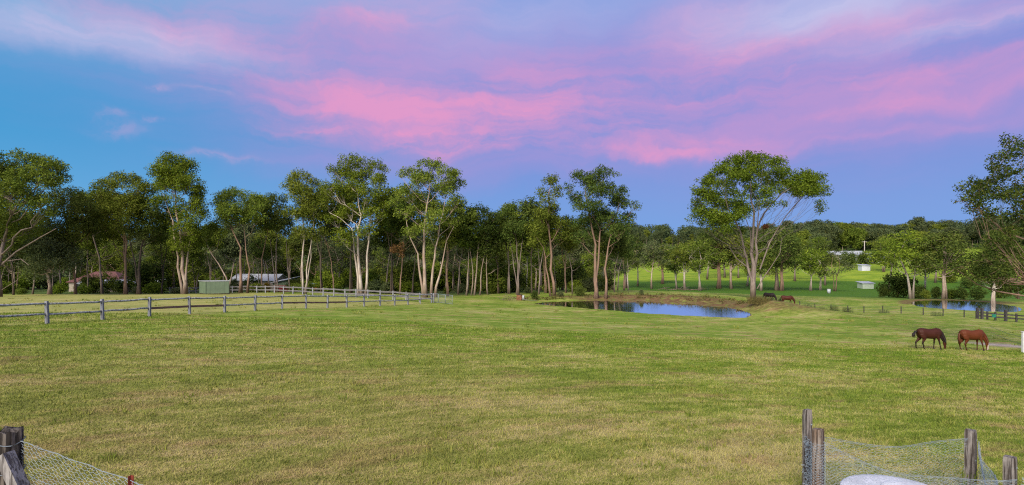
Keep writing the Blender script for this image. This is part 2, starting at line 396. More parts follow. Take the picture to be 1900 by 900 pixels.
woodc = t.mix(t.ramp(n2, .35, .55), (.07, .055, .03), (.06, .12, .018)); col = t.mix(t.m('MULTIPLY', wood_s, .9), col, woodc)
ec = t.mix(t.ramp(n2, .42, .66), (.125, .07, .035), (.17, .12, .05))
ec = t.mix(t.ramp(t.noise(P, 1.1, 5, .6), .5, .68), ec, (.13, .15, .035))
col = t.mix(t.m('MULTIPLY', earth_s, t.ramp(t.noise(P, .9, 4, .65), .22, .5)), col, ec)
col = t.mix(t.m('MULTIPLY', trk_s, .95), col, (.36, .31, .29))
vv = t.m('ADD', .55, t.m('ADD', t.m('MULTIPLY', fine, .5), t.m('MULTIPLY', vfine, .4)))
vv = t.m('MULTIPLY', vv, dk); col = t.mix(1.0, col, t.comb(vv, vv, vv), 'MULTIPLY')
hgt = t.m('ADD', t.m('MULTIPLY', fine, .7), t.m('ADD', t.m('MULTIPLY', vfine, .35), n2))
principled(t, out, col, .95, .1, hgt, .9, .05)
ground = obj('ground', gm, gmat); ground['kind'] = 'structure'

# grass blades: part of the lawn in front, real geometry where they are big enough to show
blmat, t, out = new_mat('grass_blades')
P, Q, f, n2, big, dk = lawn_color(t); tn = attr(t, 'tint').outputs['Fac']
ff = t.m('ADD', f, t.m('MULTIPLY', t.m('SUBTRACT', tn, .5), .17))
col = t.mix(t.ramp(ff, .40, .50), GREEN, GRN2); col = t.mix(t.ramp(ff, .485, .60), col, (.41, .37, .13))
brn = t.noise(Q, .8, 5, .6, 0.3); col = t.mix(t.m('MULTIPLY', t.m('ADD', t.ramp(brn, .52, .68), t.m('MULTIPLY', t.ramp(t.sep(P)[1], 34, 9, 0, .55), t.ramp(t.sep(P)[0], 7, -4, .35, 1.0)), clamp=True), .5), col, (.34, .24, .12))
col = t.mix(1.0, col, t.comb(dk, dk, dk), 'MULTIPLY')
d1 = t.node('ShaderNodeBsdfDiffuse'); t.sock(col, d1.inputs[0]); d2 = t.node('ShaderNodeBsdfTranslucent'); t.sock(col, d2.inputs[0])
ms = t.node('ShaderNodeMixShader'); ms.inputs[0].default_value = .3; t.l.new(d1.outputs[0], ms.inputs[1]); t.l.new(d2.outputs[0], ms.inputs[2]); t.l.new(ms.outputs[0], out.inputs[0])
NB = 520000
dd = 6.0 * (42 / 6.0) ** RS.rand(NB)            # equal share for every doubling of the distance
uu = (RS.rand(NB) * 2000 - 1000) / F
bx = uu * dd; by = dd; bz = Hn(np.column_stack([bx, by]))
an = RS.rand(NB) * 2 * PI; hh = (0.02 + 0.04 * RS.rand(NB)) * (0.85 + dd / 26); ww = 0.0055 * (0.75 + dd / 12)
dirx, diry = np.cos(an), np.sin(an); lean = .3 + RS.rand(NB) * 1.3
la = RS.rand(NB) * 2 * PI
V = np.empty((NB, 3, 3))
V[:, 0] = np.column_stack([bx - dirx * ww, by - diry * ww, bz - .004]); V[:, 1] = np.column_stack([bx + dirx * ww, by + diry * ww, bz - .004])
V[:, 2] = np.column_stack([bx + np.cos(la) * hh * lean, by + np.sin(la) * hh * lean, bz + hh * np.sqrt(np.maximum(.12, 1 - (lean * .8) ** 2))])
grass = obj('grass', np_mesh('grass', V.reshape(-1, 3), 3, RS.rand(NB)), blmat); grass['kind'] = 'stuff'
tag(grass, 'short patchy green and straw coloured grass of the mown paddock', 'grass', kind='stuff')

# taller tufts scattered through the mown grass
NTF = 2600; td = 7.0 * (75 / 7.0) ** RS.rand(NTF); tx = (RS.rand(NTF) * 2000 - 1000) / F * td
keep = (np.sin(tx * .9 + 2 * np.sin(td * .35)) * np.sin(td * .6 + 1.7 * np.sin(tx * .5)) + RS.randn(NTF) * .35) > .1; tx, td = tx[keep], td[keep]; tz = Hn(np.column_stack([tx, td])); n_ = 14
k_ = np.repeat(np.arange(len(tx)), n_); m_ = len(k_); aa = RS.rand(m_) * 6.28; rr_ = .09 * RS.rand(m_) ** .5 * (1 + td[k_] / 30); bx, by, bz = tx[k_] + rr_ * np.cos(aa), td[k_] + rr_ * np.sin(aa), tz[k_]
h_ = (.05 + .06 * RS.rand(m_)) * (1 + td[k_] / 60); w_ = .006 * (1 + td[k_] / 15); la = RS.rand(m_) * 6.28; le = h_ * RS.rand(m_)
V = np.stack([np.column_stack([bx - np.cos(aa) * w_, by - np.sin(aa) * w_, bz]), np.column_stack([bx + np.cos(aa) * w_, by + np.sin(aa) * w_, bz]), np.column_stack([bx + np.cos(la) * le, by + np.sin(la) * le, bz + h_])], 1)
TUFT_V, TUFT_T = V.reshape(-1, 3), np.repeat(RS.rand(len(tx)), n_) * .7 + RS.rand(m_) * .3

# water
wmat, t, out = new_mat('pond_water')
g = t.node('ShaderNodeNewGeometry')
nn = t.noise(t.vm('MULTIPLY', g.outputs['Position'], (.5, 1, 1)), 5.0, 3, .5)
pr = principled(t, out, (.03, .03, .022), .02, .5, nn, .35, .008); pr.inputs['IOR'].default_value = 1.6
gl = t.node('ShaderNodeBsdfGlossy'); gl.inputs[0].default_value = (.95, .96, 1, 1); gl.inputs['Roughness'].default_value = .02
t.l.new(pr.inputs['Normal'].links[0].from_socket, gl.inputs['Normal']); lw = t.node('ShaderNodeLayerWeight'); lw.inputs[0].default_value = .5
ms = t.node('ShaderNodeMixShader'); t.sock(t.ramp(lw.outputs['Facing'], .55, .92, 0, .97), ms.inputs[0]); t.l.new(pr.outputs[0], ms.inputs[1]); t.l.new(gl.outputs[0], ms.inputs[2]); t.l.new(ms.outputs[0], out.inputs[0])
def water(name, poly, zw):
    cx, cy = poly.mean(0); vs = [(cx, cy, zw)] + [(cx + (x - cx) * 1.03 + 0, cy + (y - cy) * 1.06, zw) for x, y in poly]; n = len(poly)
    me = bpy.data.meshes.new(name); me.from_pydata(vs, [], [(0, i + 1, (i + 1) % n + 1) for i in range(n)]); o = obj(name, me, wmat); o['kind'] = 'structure'; return o
w1 = water('water', POND1, ZW1); w1['label'] = 'still farm pond reflecting blue sky below the large dome shaped tree'
w2 = water('water', POND2, ZW2); w2['label'] = 'smaller dark pond with tree reflections beyond the two near horses'

# ------------------------------------------------------------------ materials
def leaf_mat(name, dark, light, yellow=(.16, .15, .03)):
    m, t, out = new_mat(name)
    tn = attr(t, 'tint').outputs['Fac']; oi = t.node('ShaderNodeObjectInfo')
    col = t.mix(tn, dark, light)
    col = t.mix(t.m('MULTIPLY', t.ramp(t.m('FRACT', t.m('MULTIPLY', tn, 7.3)), .82, .98), .5), col, yellow)
    hs = t.node('ShaderNodeHueSaturation'); t.sock(t.m('ADD', .488, t.m('MULTIPLY', oi.outputs['Random'], .024)), hs.inputs['Hue'])
    t.sock(t.m('ADD', .82, t.m('MULTIPLY', t.m('FRACT', t.m('MULTIPLY', oi.outputs['Random'], 5.7)), .42)), hs.inputs['Value']); t.sock(col, hs.inputs['Color'])
    d1 = t.node('ShaderNodeBsdfDiffuse'); t.sock(hs.outputs[0], d1.inputs[0]); d2 = t.node('ShaderNodeBsdfTranslucent'); t.sock(hs.outputs[0], d2.inputs[0])
    ms = t.node('ShaderNodeMixShader'); ms.inputs[0].default_value = .25
    t.l.new(d1.outputs[0], ms.inputs[1]); t.l.new(d2.outputs[0], ms.inputs[2]); t.l.new(ms.outputs[0], out.inputs[0]); return m
LEAF = {'bright': leaf_mat('leaf_bright', (.058, .108, .012), (.225, .29, .030)),
        'olive': leaf_mat('leaf_olive', (.062, .10, .014), (.22, .26, .038)),
        'dark': leaf_mat('leaf_dark', (.034, .062, .014), (.128, .162, .032)),
        'grey': leaf_mat('leaf_grey', (.06, .082, .035), (.15, .18, .07)),
        'rust': leaf_mat('leaf_rust', (.09, .045, .022), (.17, .085, .035)),
        'far': leaf_mat('leaf_far', (.042, .064, .03), (.115, .14, .055)),
        'yellow': leaf_mat('leaf_yellow', (.35, .24, .02), (.55, .40, .03)),
        'tuft': leaf_mat('leaf_tuft', (.07, .13, .012), (.30, .28, .07)),
        'reed': leaf_mat('leaf_reed', (.07, .075, .022), (.20, .155, .06))}
def bark_mat(name, a, b, streakc, zs=.35):
    m, t, out = new_mat(name)
    tc = t.node('ShaderNodeTexCoord'); o = tc.outputs['Object']
    n1 = t.noise(t.vm('MULTIPLY', o, (1, 1, zs)), 1.4, 4, .6); n2 = t.noise(t.vm('MULTIPLY', o, (5, 5, .5)), 1.5, 4, .6)
    col = t.mix(t.ramp(n1, .35, .65), a, b); col = t.mix(t.m('MULTIPLY', t.ramp(n2, .5, .7), .8), col, streakc)
    z = t.sep(o)[2]
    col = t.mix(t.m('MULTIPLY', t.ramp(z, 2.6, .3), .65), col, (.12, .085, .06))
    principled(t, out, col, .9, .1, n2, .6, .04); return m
BARK = {'pale': bark_mat('bark_pale', (.42, .34, .26), (.28, .20, .15), (.17, .11, .075)),
        'white': bark_mat('bark_white', (.52, .46, .38), (.36, .29, .24), (.20, .14, .10)),
        'rust': bark_mat('bark_rust', (.29, .185, .125), (.19, .13, .095), (.11, .07, .05)),
        'grey': bark_mat('bark_grey', (.25, .20, .17), (.16, .125, .105), (.09, .07, .055)),
        'dark': bark_mat('bark_dark', (.09, .07, .055), (.06, .05, .04), (.15, .11, .08))}
def plain(name, col, rough=.7, spec=.3, var=.25, scale=3.0, metal=0.0, bstr=.2):
    m, t, out = new_mat(name); tc = t.node('ShaderNodeTexCoord')
    n = t.noise(tc.outputs['Object'], scale, 5, .65)
    cc = t.mix(t.ramp(n, .3, .7), tuple(v * (1 - var) for v in col), tuple(min(1, v * (1 + var)) for v in col))
    principled(t, out, cc, rough, spec, n, bstr, .01, metal); return m
def wood_mat(name, a, b, crack, lichen=None, sc=1.0):
    m, t, out = new_mat(name); tc = t.node('ShaderNodeTexCoord'); o = tc.outputs['Object']
    oi = t.node('ShaderNodeObjectInfo'); o = t.vm('ADD', o, t.comb(t.m('MULTIPLY', oi.outputs['Random'], 31.0), 0.0, t.m('MULTIPLY', oi.outputs['Random'], 17.0)))
    gr = t.noise(t.vm('MULTIPLY', o, (28 * sc, 28 * sc, 1.6 * sc)), 1.0, 5, .65); n1 = t.noise(t.vm('MULTIPLY', o, (6, 6, 1.5)), 1.8, 5, .65)
    col = t.mix(t.ramp(n1, .35, .65), a, b); ck = t.ramp(gr, .47, .60); col = t.mix(t.m('MULTIPLY', ck, .85), col, crack)
    if lichen:
        li = t.noise(o, 9.0, 4, .7); col = t.mix(t.ramp(li, .44, .52), col, lichen)
    principled(t, out, col, .9, .1, t.m('SUBTRACT', 1.0, ck), .7, .008); return m
W_POST = wood_mat('weathered_post', (.13, .112, .10), (.25, .225, .205), (.03, .022, .018))
W_POST2 = wood_mat('weathered_post_brown', (.15, .10, .07), (.24, .20, .17), (.045, .03, .022))
W_FENCE = wood_mat('grey_fence_post', (.23, .24, .265), (.32, .325, .34), (.11, .10, .105))
W_LICHEN = wood_mat('lichened_rail', (.20, .19, .18), (.28, .26, .24), (.07, .06, .05), (.38, .395, .365))
W_BROWN = wood_mat('brown_rail', (.19, .115, .085), (.26, .17, .13), (.10, .06, .045))
W_DARK = wood_mat('dark_rail', (.05, .045, .045), (.09, .08, .08), (.02, .02, .02))
W_PALE = wood_mat('pale_rail', (.135, .128, .13), (.20, .19, .19), (.07, .062, .06))
WIRE = plain('galvanised_wire', (.20, .235, .26), .6, .3, .15, 30)
MESHW = plain('netting_wire', (.24, .29, .33), .7, .2, .15, 30)
WIRE_D = plain('dull_wire', (.13, .13, .12), .6, .4)

# ------------------------------------------------------------------ trees
def leaves_np(cl, size, rs):
    """cl: list of (cx,cy,cz, sx,sy,sz, n, tint) clumps -> triangles"""
    Vs, T = [], []
    for (cx, cy, cz, sx, sy, sz, n, tint) in cl:
        p = rs.randn(n, 3); r = np.linalg.norm(p, axis=1, keepdims=True); p = p / r * np.minimum(r, 2.1) ** .8
        nrm = p * (.55, .55, .6) + (0, 0, .30) + rs.randn(n, 3) * .70
        nrm /= np.linalg.norm(nrm, axis=1, keepdims=True)
        a = np.cross(nrm, rs.randn(n, 3)); a /= np.linalg.norm(a, axis=1, keepdims=True) + 1e-9
        b = np.cross(nrm, a)
        s = size * (.6 + .8 * rs.rand(n, 1)); cen = p * (sx, sy, sz) + (cx, cy, cz)
        tri = np.stack([cen - a * s * .5 - b * s * .27, cen - a * s * .35 + b * s * .3, cen + a * s * .65], 1)
        Vs.append(tri.reshape(-1, 3)); T.append(np.clip(tint + rs.randn(n) * .16, 0, 1))
    return np.concatenate(Vs), np.concatenate(T)

def bez(p0, p1, p2, n):
    return [p0 * (1 - k / n) ** 2 + p1 * 2 * (k / n) * (1 - k / n) + p2 * (k / n) ** 2 for k in range(n + 1)]
def wig(pts, amp, rs):
    out = [pts[0]]
    for p in pts[1:-1]: out.append(p + Vector(rs.randn(3)) * amp)
    return out + [pts[-1]]

def tree_meshes(name, lobes, trunks, r0, leaf=.36, dens=1.0, clump=.50, seed=0, sides=7, twigs=True, limbs=None, bare=0, lk=1.0, fill=1.0):
    """lobes [(x,y,z,rx,rz)], trunks [[(x,y,z)...]] in metres from the base; r0 trunk radius"""
    rs = np.random.RandomState(seed + 5)
    wd = MB(); tr = []
    for ti, tp in enumerate(trunks):
        pts = [Vector(p) for p in tp]; rr = r0 * (1.0 if ti == 0 else .72)
        # resample
        q = []
        for i in range(len(pts) - 1):
            k = max(1, int((pts[i + 1] - pts[i]).length / 1.6))
            for j in range(k): q.append(pts[i].lerp(pts[i + 1], j / k))
        q.append(pts[-1]); q = wig(q, rr * .28, rs)
        n = len(q); rad = [rr * .88 * (1 - .86 * (i / (n - 1)) ** .85) * (1.28 if i == 0 else 1) for i in range(n)]
        wd.tube(q, rad, sides); tr.append((q, rad))
    cl = []
    for lb in lobes:
        x, y, z, rx, rz = lb[:5]; L = Vector((x, y, z))
        # limb from the trunk point a bit below the lobe
        best = None
        for q, rad in tr:
            for i in range(len(q)):
                dh = math.hypot(q[i].x - x, q[i].y - y); zt = z - rz * .4 - dh * .85
                s = abs(q[i].z - zt) + dh * .35 + (3 if i == 0 else 0) + (6 if q[i].z > z else 0) + (4 if i < len(q) * .3 else 0)
                if best is None or s < best[0]: best = (s, q, rad, i)
        _, q, rad, i = best; p0 = q[i]
        L0 = L - Vector((0, 0, rz * .35)); ln = (L0 - p0).length
        if ln > .5:
            mid = p0.lerp(L0, .5) + Vector((0, 0, -ln * .05)) + Vector(((L0.x - p0.x) * .12, (L0.y - p0.y) * .12, 0))
            n = max(3, int(ln / 1.2)); path = wig(bez(p0, mid, L0, n), .13 + ln * .012, rs)
            rb = min(rad[i] * .6, .025 + .017 * ln + .010 * rx) * lk
            wd.tube(path, [rb * (1 - .7 * k / n) for k in range(n + 1)], 5, cap=False)
        else: path = [p0, L0]; rb = .08
        area = rx * rx + rx * rz
        ns = max(4, int(3.3 * area / (clump * clump * 4.2) * fill))
        sub = []
        for k in range(ns):
            u = rs.randn(3); u /= np.linalg.norm(u); u[2] = abs(u[2]) - .3 * rs.rand() if rs.rand() < .55 else u[2]
            r = .35 + .65 * rs.rand() ** .6
            sub.append(Vector((x + u[0] * rx * r, y + u[1] * rx * .9 * r, z + u[2] * rz * r)))
        for k, sp in enumerate(sub):
            cs = clump * (.55 + .75 * rs.rand()); nn = int(72 * dens * (cs / .62) ** 2 * (.36 / leaf) ** 1.1)
            if rs.rand() < bare: continue
            hf = (sp.z - z) / max(rz, .1)
            cl.append((sp.x, sp.y, sp.z, cs, cs, cs * (.68 + .4 * rs.rand()), max(6, nn), .44 + rs.randn() * .15))
            if twigs and k % (1 if len(sub) < 9 else 2) == 0:
                s0 = path[-1] if rs.rand() < .5 else path[int(len(path) * .6)]
                m_ = s0.lerp(sp, .5) + Vector((0, 0, -.15 * (sp - s0).length * .3))
                wd.tube([s0, m_, sp], [rb * .3, rb * .2, .015], 4, cap=False)
    for lm in (limbs or []):
        pts = [Vector(p) for p in lm[0]]; n = len(pts)
        wd.tube(wig(pts, .05, rs), [lm[1] * (1 - .75 * k / (n - 1)) for k in range(n)], 6, cap=False)
    me_w = wd.mesh(name + '_trunk')
    me_l = None
    if cl:
        V, T = leaves_np(cl, leaf, rs); me_l = np_mesh(name + '_crown', V, 3, T)
    return me_w, me_l

def tree_obj(name, meshes, bark, leafm, loc, label, group=None, cat='tree', rz=0):
    t = thing(name, label, cat, loc, rz, group)
    a = obj('trunk', meshes[0], BARK[bark], t); ch = [a]
    if meshes[1] is not None: ch.append(obj('crown', meshes[1], LEAF[leafm], t))
    CHILD[t.name] = ch
    return t

def hero(name, d, base, lobes, trunks, r0, bark, leafm, label, leaf=.26, seed=0, depth=.55, xl=.45, **kw):
    """everything about one tree is given by where it stands (distance d) and measured outlines, turned into metres with real depth"""
    rs = np.random.RandomState(seed + 99)
    B = G(base, d)
    def loc(px, py, dy=0): return ((px - 950) / F * d - B.x, dy, CAMZ + (HY - py) / F * d - B.z)
    xs_ = [l[0] for l in lobes]; cx = (min(xs_) + max(xs_)) / 2; R = (max(xs_) - min(xs_)) / 2 + 8
    L = []
    lobes = list(lobes); nl0 = len(lobes); tries = 0
    while len(lobes) < nl0 * (1 + xl) and tries < 400:
        tries += 1; a, b2 = lobes[rs.randint(nl0)], lobes[rs.randint(nl0)]; dd_ = math.hypot(a[0] - b2[0], a[1] - b2[1])
        if 12 < dd_ < 75: u_ = .35 + .3 * rs.rand(); lobes.append((a[0] * u_ + b2[0] * (1 - u_), a[1] * u_ + b2[1] * (1 - u_), (a[2] + b2[2]) * .42, (a[3] + b2[3]) * .45))
    for i, l in enumerate(lobes):
        k = math.sqrt(max(.05, 1 - ((l[0] - cx) / R) ** 2)) * R / F * d * depth
        dy = (-1 if i % 2 else 1) * k * (.25 + .75 * rs.rand())
        x, y, z = loc(l[0], l[1], dy)
        sc = 1 + dy / d
        L.append(((B.x + x) * sc - B.x, y, (B.z + z - CAMZ) * sc + CAMZ - B.z, l[2] / F * d * .90, l[3] / F * d * 1.18))
    TR = []
    for tp in trunks:
        TR.append([Vector(loc(p[0], p[1], (p[2] if len(p) > 2 else 0))) for p in tp]); TR[-1][0].z = min(TR[-1][0].z, H(B.x + TR[-1][0].x, d) - B.z) - .15
    LM = [([Vector(loc(p[0], p[1], (p[2] if len(p) > 2 else 0))) for p in q], r) for q, r in kw.pop('limbs', [])]
    me = tree_meshes(name, L, TR, r0, leaf=leaf, seed=seed, limbs=LM, **kw)
    return tree_obj(name, me, bark, leafm, B, label)

hero('gum_tree', 84, -2, [(45, 302, 42, 20), (92, 308, 30, 14), (10, 330, 45, 26), (70, 335, 36, 18), (104, 328, 22, 9), (-40, 310, 50, 35), (25, 375, 45, 24), (-30, 400, 50, 35), (50, 420, 36, 22), (75, 380, 30, 16), (0, 440, 40, 25), (-80, 360, 50, 40)],
     [[(-2, 548), (0, 500), (4, 450), (20, 400), (50, 345)], [(0, 500), (-20, 440), (-40, 380)]], .42, 'grey', 'olive', 'large spreading gum at the left picture edge with pale leaning branches', seed=1,
     limbs=[([(2, 492), (30, 468), (75, 440), (125, 425, -2)], .17), ([(2, 486), (40, 480), (70, 492, -1.5)], .08), ([(0, 540), (30, 520), (60, 512, -2)], .05)])
hero('gum_tree', 96, 140, [(122, 366, 40, 16), (150, 390, 34, 18), (105, 400, 34, 22), (140, 430, 38, 22), (170, 420, 24, 16), (100, 450, 30, 18)],
     [[(140, 545), (136, 480), (130, 420), (128, 380)]], .26, 'rust', 'dark', 'dark rusty trunked tree left of the red roofed house', seed=2)
hero('she_oak_tree', 93, 92, [(92, 440, 34, 20), (75, 465, 34, 18), (115, 470, 32, 20), (95, 495, 40, 18), (65, 500, 26, 15)],
     [[(92, 545), (92, 510), (94, 450)]], .38, 'pale', 'grey', 'low grey green tree with short pale butt left of the house', seed=3, clump=.75)
hero('gum_tree', 99, 232, [(232, 336, 34, 14), (200, 346, 26, 13), (180, 372, 26, 16), (255, 352, 24, 14), (225, 375, 34, 18), (270, 385, 26, 18), (190, 410, 28, 18), (240, 415, 30, 18), (210, 440, 26, 14)],
     [[(232, 546), (233, 500), (235, 450), (222, 400), (215, 360)], [(235, 470), (228, 430), (205, 390)]], .30, 'rust', 'olive', 'dark crowned gum with split reddish trunk right in front of the red roofed house', seed=4, clump=.45)
hero('gum_tree', 99, 256, [(262, 372, 24, 14), (285, 400, 26, 15), (290, 430, 24, 16), (250, 430, 24, 14), (272, 350, 20, 11)],
     [[(256, 546), (257, 500), (262, 460), (275, 420), (282, 395)], [(260, 470), (240, 440), (232, 425)]], .34, 'dark', 'dark', 'blackish forked trunk standing just right of the red roofed house', seed=5, clump=.45)
hero('gum_tree', 98, 343, [(325, 302, 34, 15), (302, 318, 24, 14), (345, 312, 26, 15), (352, 338, 26, 16), (298, 345, 22, 15), (322, 350, 34, 20), (365, 360, 18, 15), (352, 385, 30, 18), (300, 375, 22, 14), (372, 400, 14, 16), (320, 400, 28, 18), (345, 425, 28, 16), (362, 440, 20, 14), (330, 455, 20, 12)],
     [[(343, 548), (341, 500), (338, 450), (328, 400), (324, 340)], [(343, 510), (349, 460), (356, 420)], [(339, 455), (320, 410), (302, 360)]], .42, 'pale', 'bright', 'tall bright green gum with thick pale trunk left of the green shed', seed=6, dens=1.15)
hero('gum_tree', 101, 446, [(440, 366, 40, 13), (410, 380, 20, 14), (468, 378, 24, 13), (430, 395, 32, 15), (485, 372, 16, 10), (415, 410, 18, 13), (455, 410, 24, 13), (478, 402, 18, 12)],
     [[(446, 545), (448, 500), (444, 460), (430, 425), (420, 395)], [(459, 543), (463, 500), (458, 460), (452, 420)]], .36, 'rust', 'olive', 'pair of stout rusty gum trunks just right of the green shed', seed=7, clump=.5)
hero('gum_tree', 100, 426, [(395, 425, 16, 10), (410, 440, 16, 10)],
     [[(426, 543), (420, 515), (405, 490), (390, 470), (380, 445)], [(423, 522), (432, 500), (434, 488)]], .2, 'pale', 'olive', 'crooked thin pale tree bending left behind the green shed', seed=8, clump=.4)
hero('gum_tree', 108, 515, [(515, 372, 22, 10), (500, 395, 22, 13), (528, 392, 20, 13), (512, 420, 24, 13), (540, 415, 16, 12)],
     [[(515, 545), (512, 480), (514, 420), (516, 380)], [(513, 480), (500, 430), (498, 400)], [(538, 545), (534, 490), (530, 430), (528, 400)]], .2, 'grey', 'dark', 'slim grey trunks in front of the green and red shed', seed=9, clump=.5)
hero('gum_tree', 97, 566, [(556, 328, 24, 9), (540, 345, 20, 10), (578, 345, 22, 12), (560, 365, 30, 15), (592, 372, 20, 16), (545, 395, 22, 15), (578, 400, 28, 16), (560, 430, 24, 13), (588, 430, 18, 13)],
     [[(563, 547), (561, 500), (564, 440), (560, 380), (556, 340)], [(567, 547), (570, 500), (576, 460), (582, 410), (580, 360)], [(565, 520), (577, 478), (577, 440)]], .24, 'white', 'olive', 'tall gum with thin white twin trunks right of the red shed', seed=10, clump=.5)
hero('gum_tree', 95, 672, [(655, 304, 34, 13), (625, 318, 20, 12), (695, 312, 24, 13), (612, 345, 20, 14), (660, 330, 34, 15), (705, 338, 17, 13), (635, 360, 32, 18), (680, 362, 30, 16), (605, 375, 16, 14), (712, 370, 12, 10), (650, 395, 28, 15), (690, 400, 26, 15), (620, 405, 18, 14), (640, 440, 22, 15), (712, 400, 14, 11), (680, 430, 20, 12)],
     [[(672, 550), (667, 500), (664, 450), (668, 400), (662, 340)], [(678, 550), (682, 500), (683, 450), (688, 400), (696, 340)], [(665, 460), (655, 425), (632, 405), (612, 395)]], .38, 'white', 'bright', 'tallest gum of the row with a cluster of white trunks behind the far fence', seed=11)
hero('gum_tree', 92, 793, [(800, 308, 28, 10), (832, 322, 26, 12), (762, 318, 20, 10), (745, 325, 8, 6), (790, 335, 32, 14), (848, 340, 18, 10), (820, 352, 30, 15), (755, 358, 26, 15), (785, 372, 30, 16), (845, 378, 18, 14), (815, 392, 28, 15), (755, 392, 20, 14), (790, 415, 24, 13), (735, 380, 12, 10), (835, 412, 20, 11), (768, 430, 18, 11)],
     [[(790, 551), (786, 500), (787, 450), (792, 400), (798, 330)], [(800, 551), (803, 500), (808, 460), (818, 420), (826, 370)], [(786, 500), (775, 470), (760, 440), (752, 400)], [(808, 465), (828, 448), (842, 420)]], .40, 'pale', 'olive', 'broad tall gum with orange streaked forked trunks behind the paddock corner', seed=12, clump=.46)
hero('gum_tree', 100, 885, [(888, 392, 20, 10), (908, 402, 20, 11), (870, 408, 22, 13), (895, 425, 26, 14), (918, 430, 16, 12), (868, 440, 22, 14), (895, 455, 22, 12)],
     [[(880, 550), (884, 500), (888, 450), (888, 405)], [(874, 550), (878, 505), (870, 450)], [(890, 550), (893, 500), (904, 450), (908, 410)]], .22, 'pale', 'dark', 'dark crowned gum with three close pink trunks right of the paddock corner', seed=13, clump=.45)
hero('gum_tree', 102, 962, [(958, 388, 30, 10), (940, 402, 18, 11), (975, 405, 20, 12), (955, 425, 26, 14), (982, 432, 16, 12), (940, 440, 18, 12)],
     [[(962, 543), (961, 490), (958, 440), (956, 400)], [(961, 480), (948, 455), (942, 430)], [(958, 450), (972, 420)]], .24, 'grey', 'dark', 'grey trunked open gum behind the orange pump', seed=14, clump=.5)
hero('gum_tree', 96, 1028, [(1022, 338, 18, 8), (1030, 350, 11, 10), (1008, 358, 12, 9), (1018, 375, 16, 10), (1032, 388, 12, 8), (1000, 400, 16, 11), (1018, 412, 18, 10), (1042, 418, 14, 9), (1040, 440, 22, 13), (1000, 432, 20, 13)],
     [[(1029, 546), (1024, 500), (1021, 450), (1017, 400), (1022, 345)], [(1022, 480), (1008, 460), (995, 440)]], .32, 'rust', 'olive', 'slender leaning gum with narrow tufted crown left of the pond', seed=15, clump=.5)
hero('gum_tree', 93, 1108, [(1078, 326, 18, 8), (1122, 322, 24, 9), (1100, 338, 20, 9), (1058, 352, 14, 9), (1070, 370, 20, 12), (1112, 358, 32, 15), (1150, 356, 20, 10), (1178, 384, 13, 9), (1145, 380, 26, 14), (1095, 385, 30, 16), (1165, 402, 20, 10), (1130, 410, 30, 16), (1085, 415, 26, 15), (1150, 430, 20, 12), (1110, 440, 26, 14), (1075, 440, 18, 12), (1140, 452, 18, 9)],
     [[(1107, 548), (1105, 500), (1103, 455), (1098, 410), (1085, 350)], [(1124, 546), (1124, 500), (1128, 460), (1138, 420), (1148, 380)], [(1104, 470), (1114, 430), (1118, 370)]], .40, 'rust', 'dark', 'tall dark gum with orange trunks at the left end of the pond', seed=16, clump=.47)
hero('large_dome_gum_tree', 92, 1397, [(1292, 385, 17, 14), (1295, 360, 18, 13), (1312, 338, 20, 13), (1335, 320, 22, 13), (1360, 305, 22, 12), (1385, 298, 24, 11), (1412, 297, 24, 11), (1438, 305, 20, 12), (1456, 320, 16, 13), (1318, 365, 22, 12), (1345, 345, 22, 12), (1372, 328, 24, 13), (1402, 320, 26, 13), (1432, 330, 22, 13), (1460, 342, 16, 9), (1310, 395, 18, 9), (1338, 380, 20, 10), (1365, 362, 20, 10), (1395, 350, 18, 9), (1425, 358, 18, 8), (1330, 412, 16, 7), (1360, 403, 20, 8), (1378, 385, 14, 7), (1348, 425, 12, 6), (1290, 405, 10, 7), (1490, 330, 20, 10), (1515, 334, 20, 11), (1528, 355, 11, 14), (1524, 382, 10, 10), (1320, 400, 22, 12), (1352, 412, 22, 10), (1380, 395, 18, 9), (1372, 425, 14, 7), (1425, 378, 14, 7), (1305, 415, 12, 7), (1500, 352, 18, 9), (1482, 362, 12, 6), (1474, 336, 16, 13), (1478, 350, 14, 9), (1450, 380, 10, 5)],
     [[(1397, 555), (1397, 510), (1395, 470), (1397, 420), (1395, 370), (1390, 330)], [(1397, 500), (1382, 462), (1376, 430), (1352, 390), (1338, 345)], [(1396, 475), (1404, 430), (1418, 395), (1450, 360), (1485, 340)]], .47, 'grey', 'bright',
     'huge lone dome crowned gum standing on the pond bank', leaf=.28, seed=17, depth=.8, clump=.5, dens=1.1, sides=10, fill=1.25, lk=.30, xl=.45,
     limbs=[([(1400, 535, -1), (1412, 510, -1.5), (1420, 495, -2), (1437, 470, -2), (1440, 440, -2)], .10), ([(1410, 500), (1428, 450), (1442, 425), (1455, 405), (1470, 385), (1505, 350)], .13),
            ([(1392, 500), (1365, 478), (1352, 455), (1325, 440), (1310, 415)], .11), ([(1394, 470), (1392, 430), (1378, 390), (1372, 350)], .09), ([(1404, 430), (1408, 390), (1412, 340), (1415, 310)], .09)])
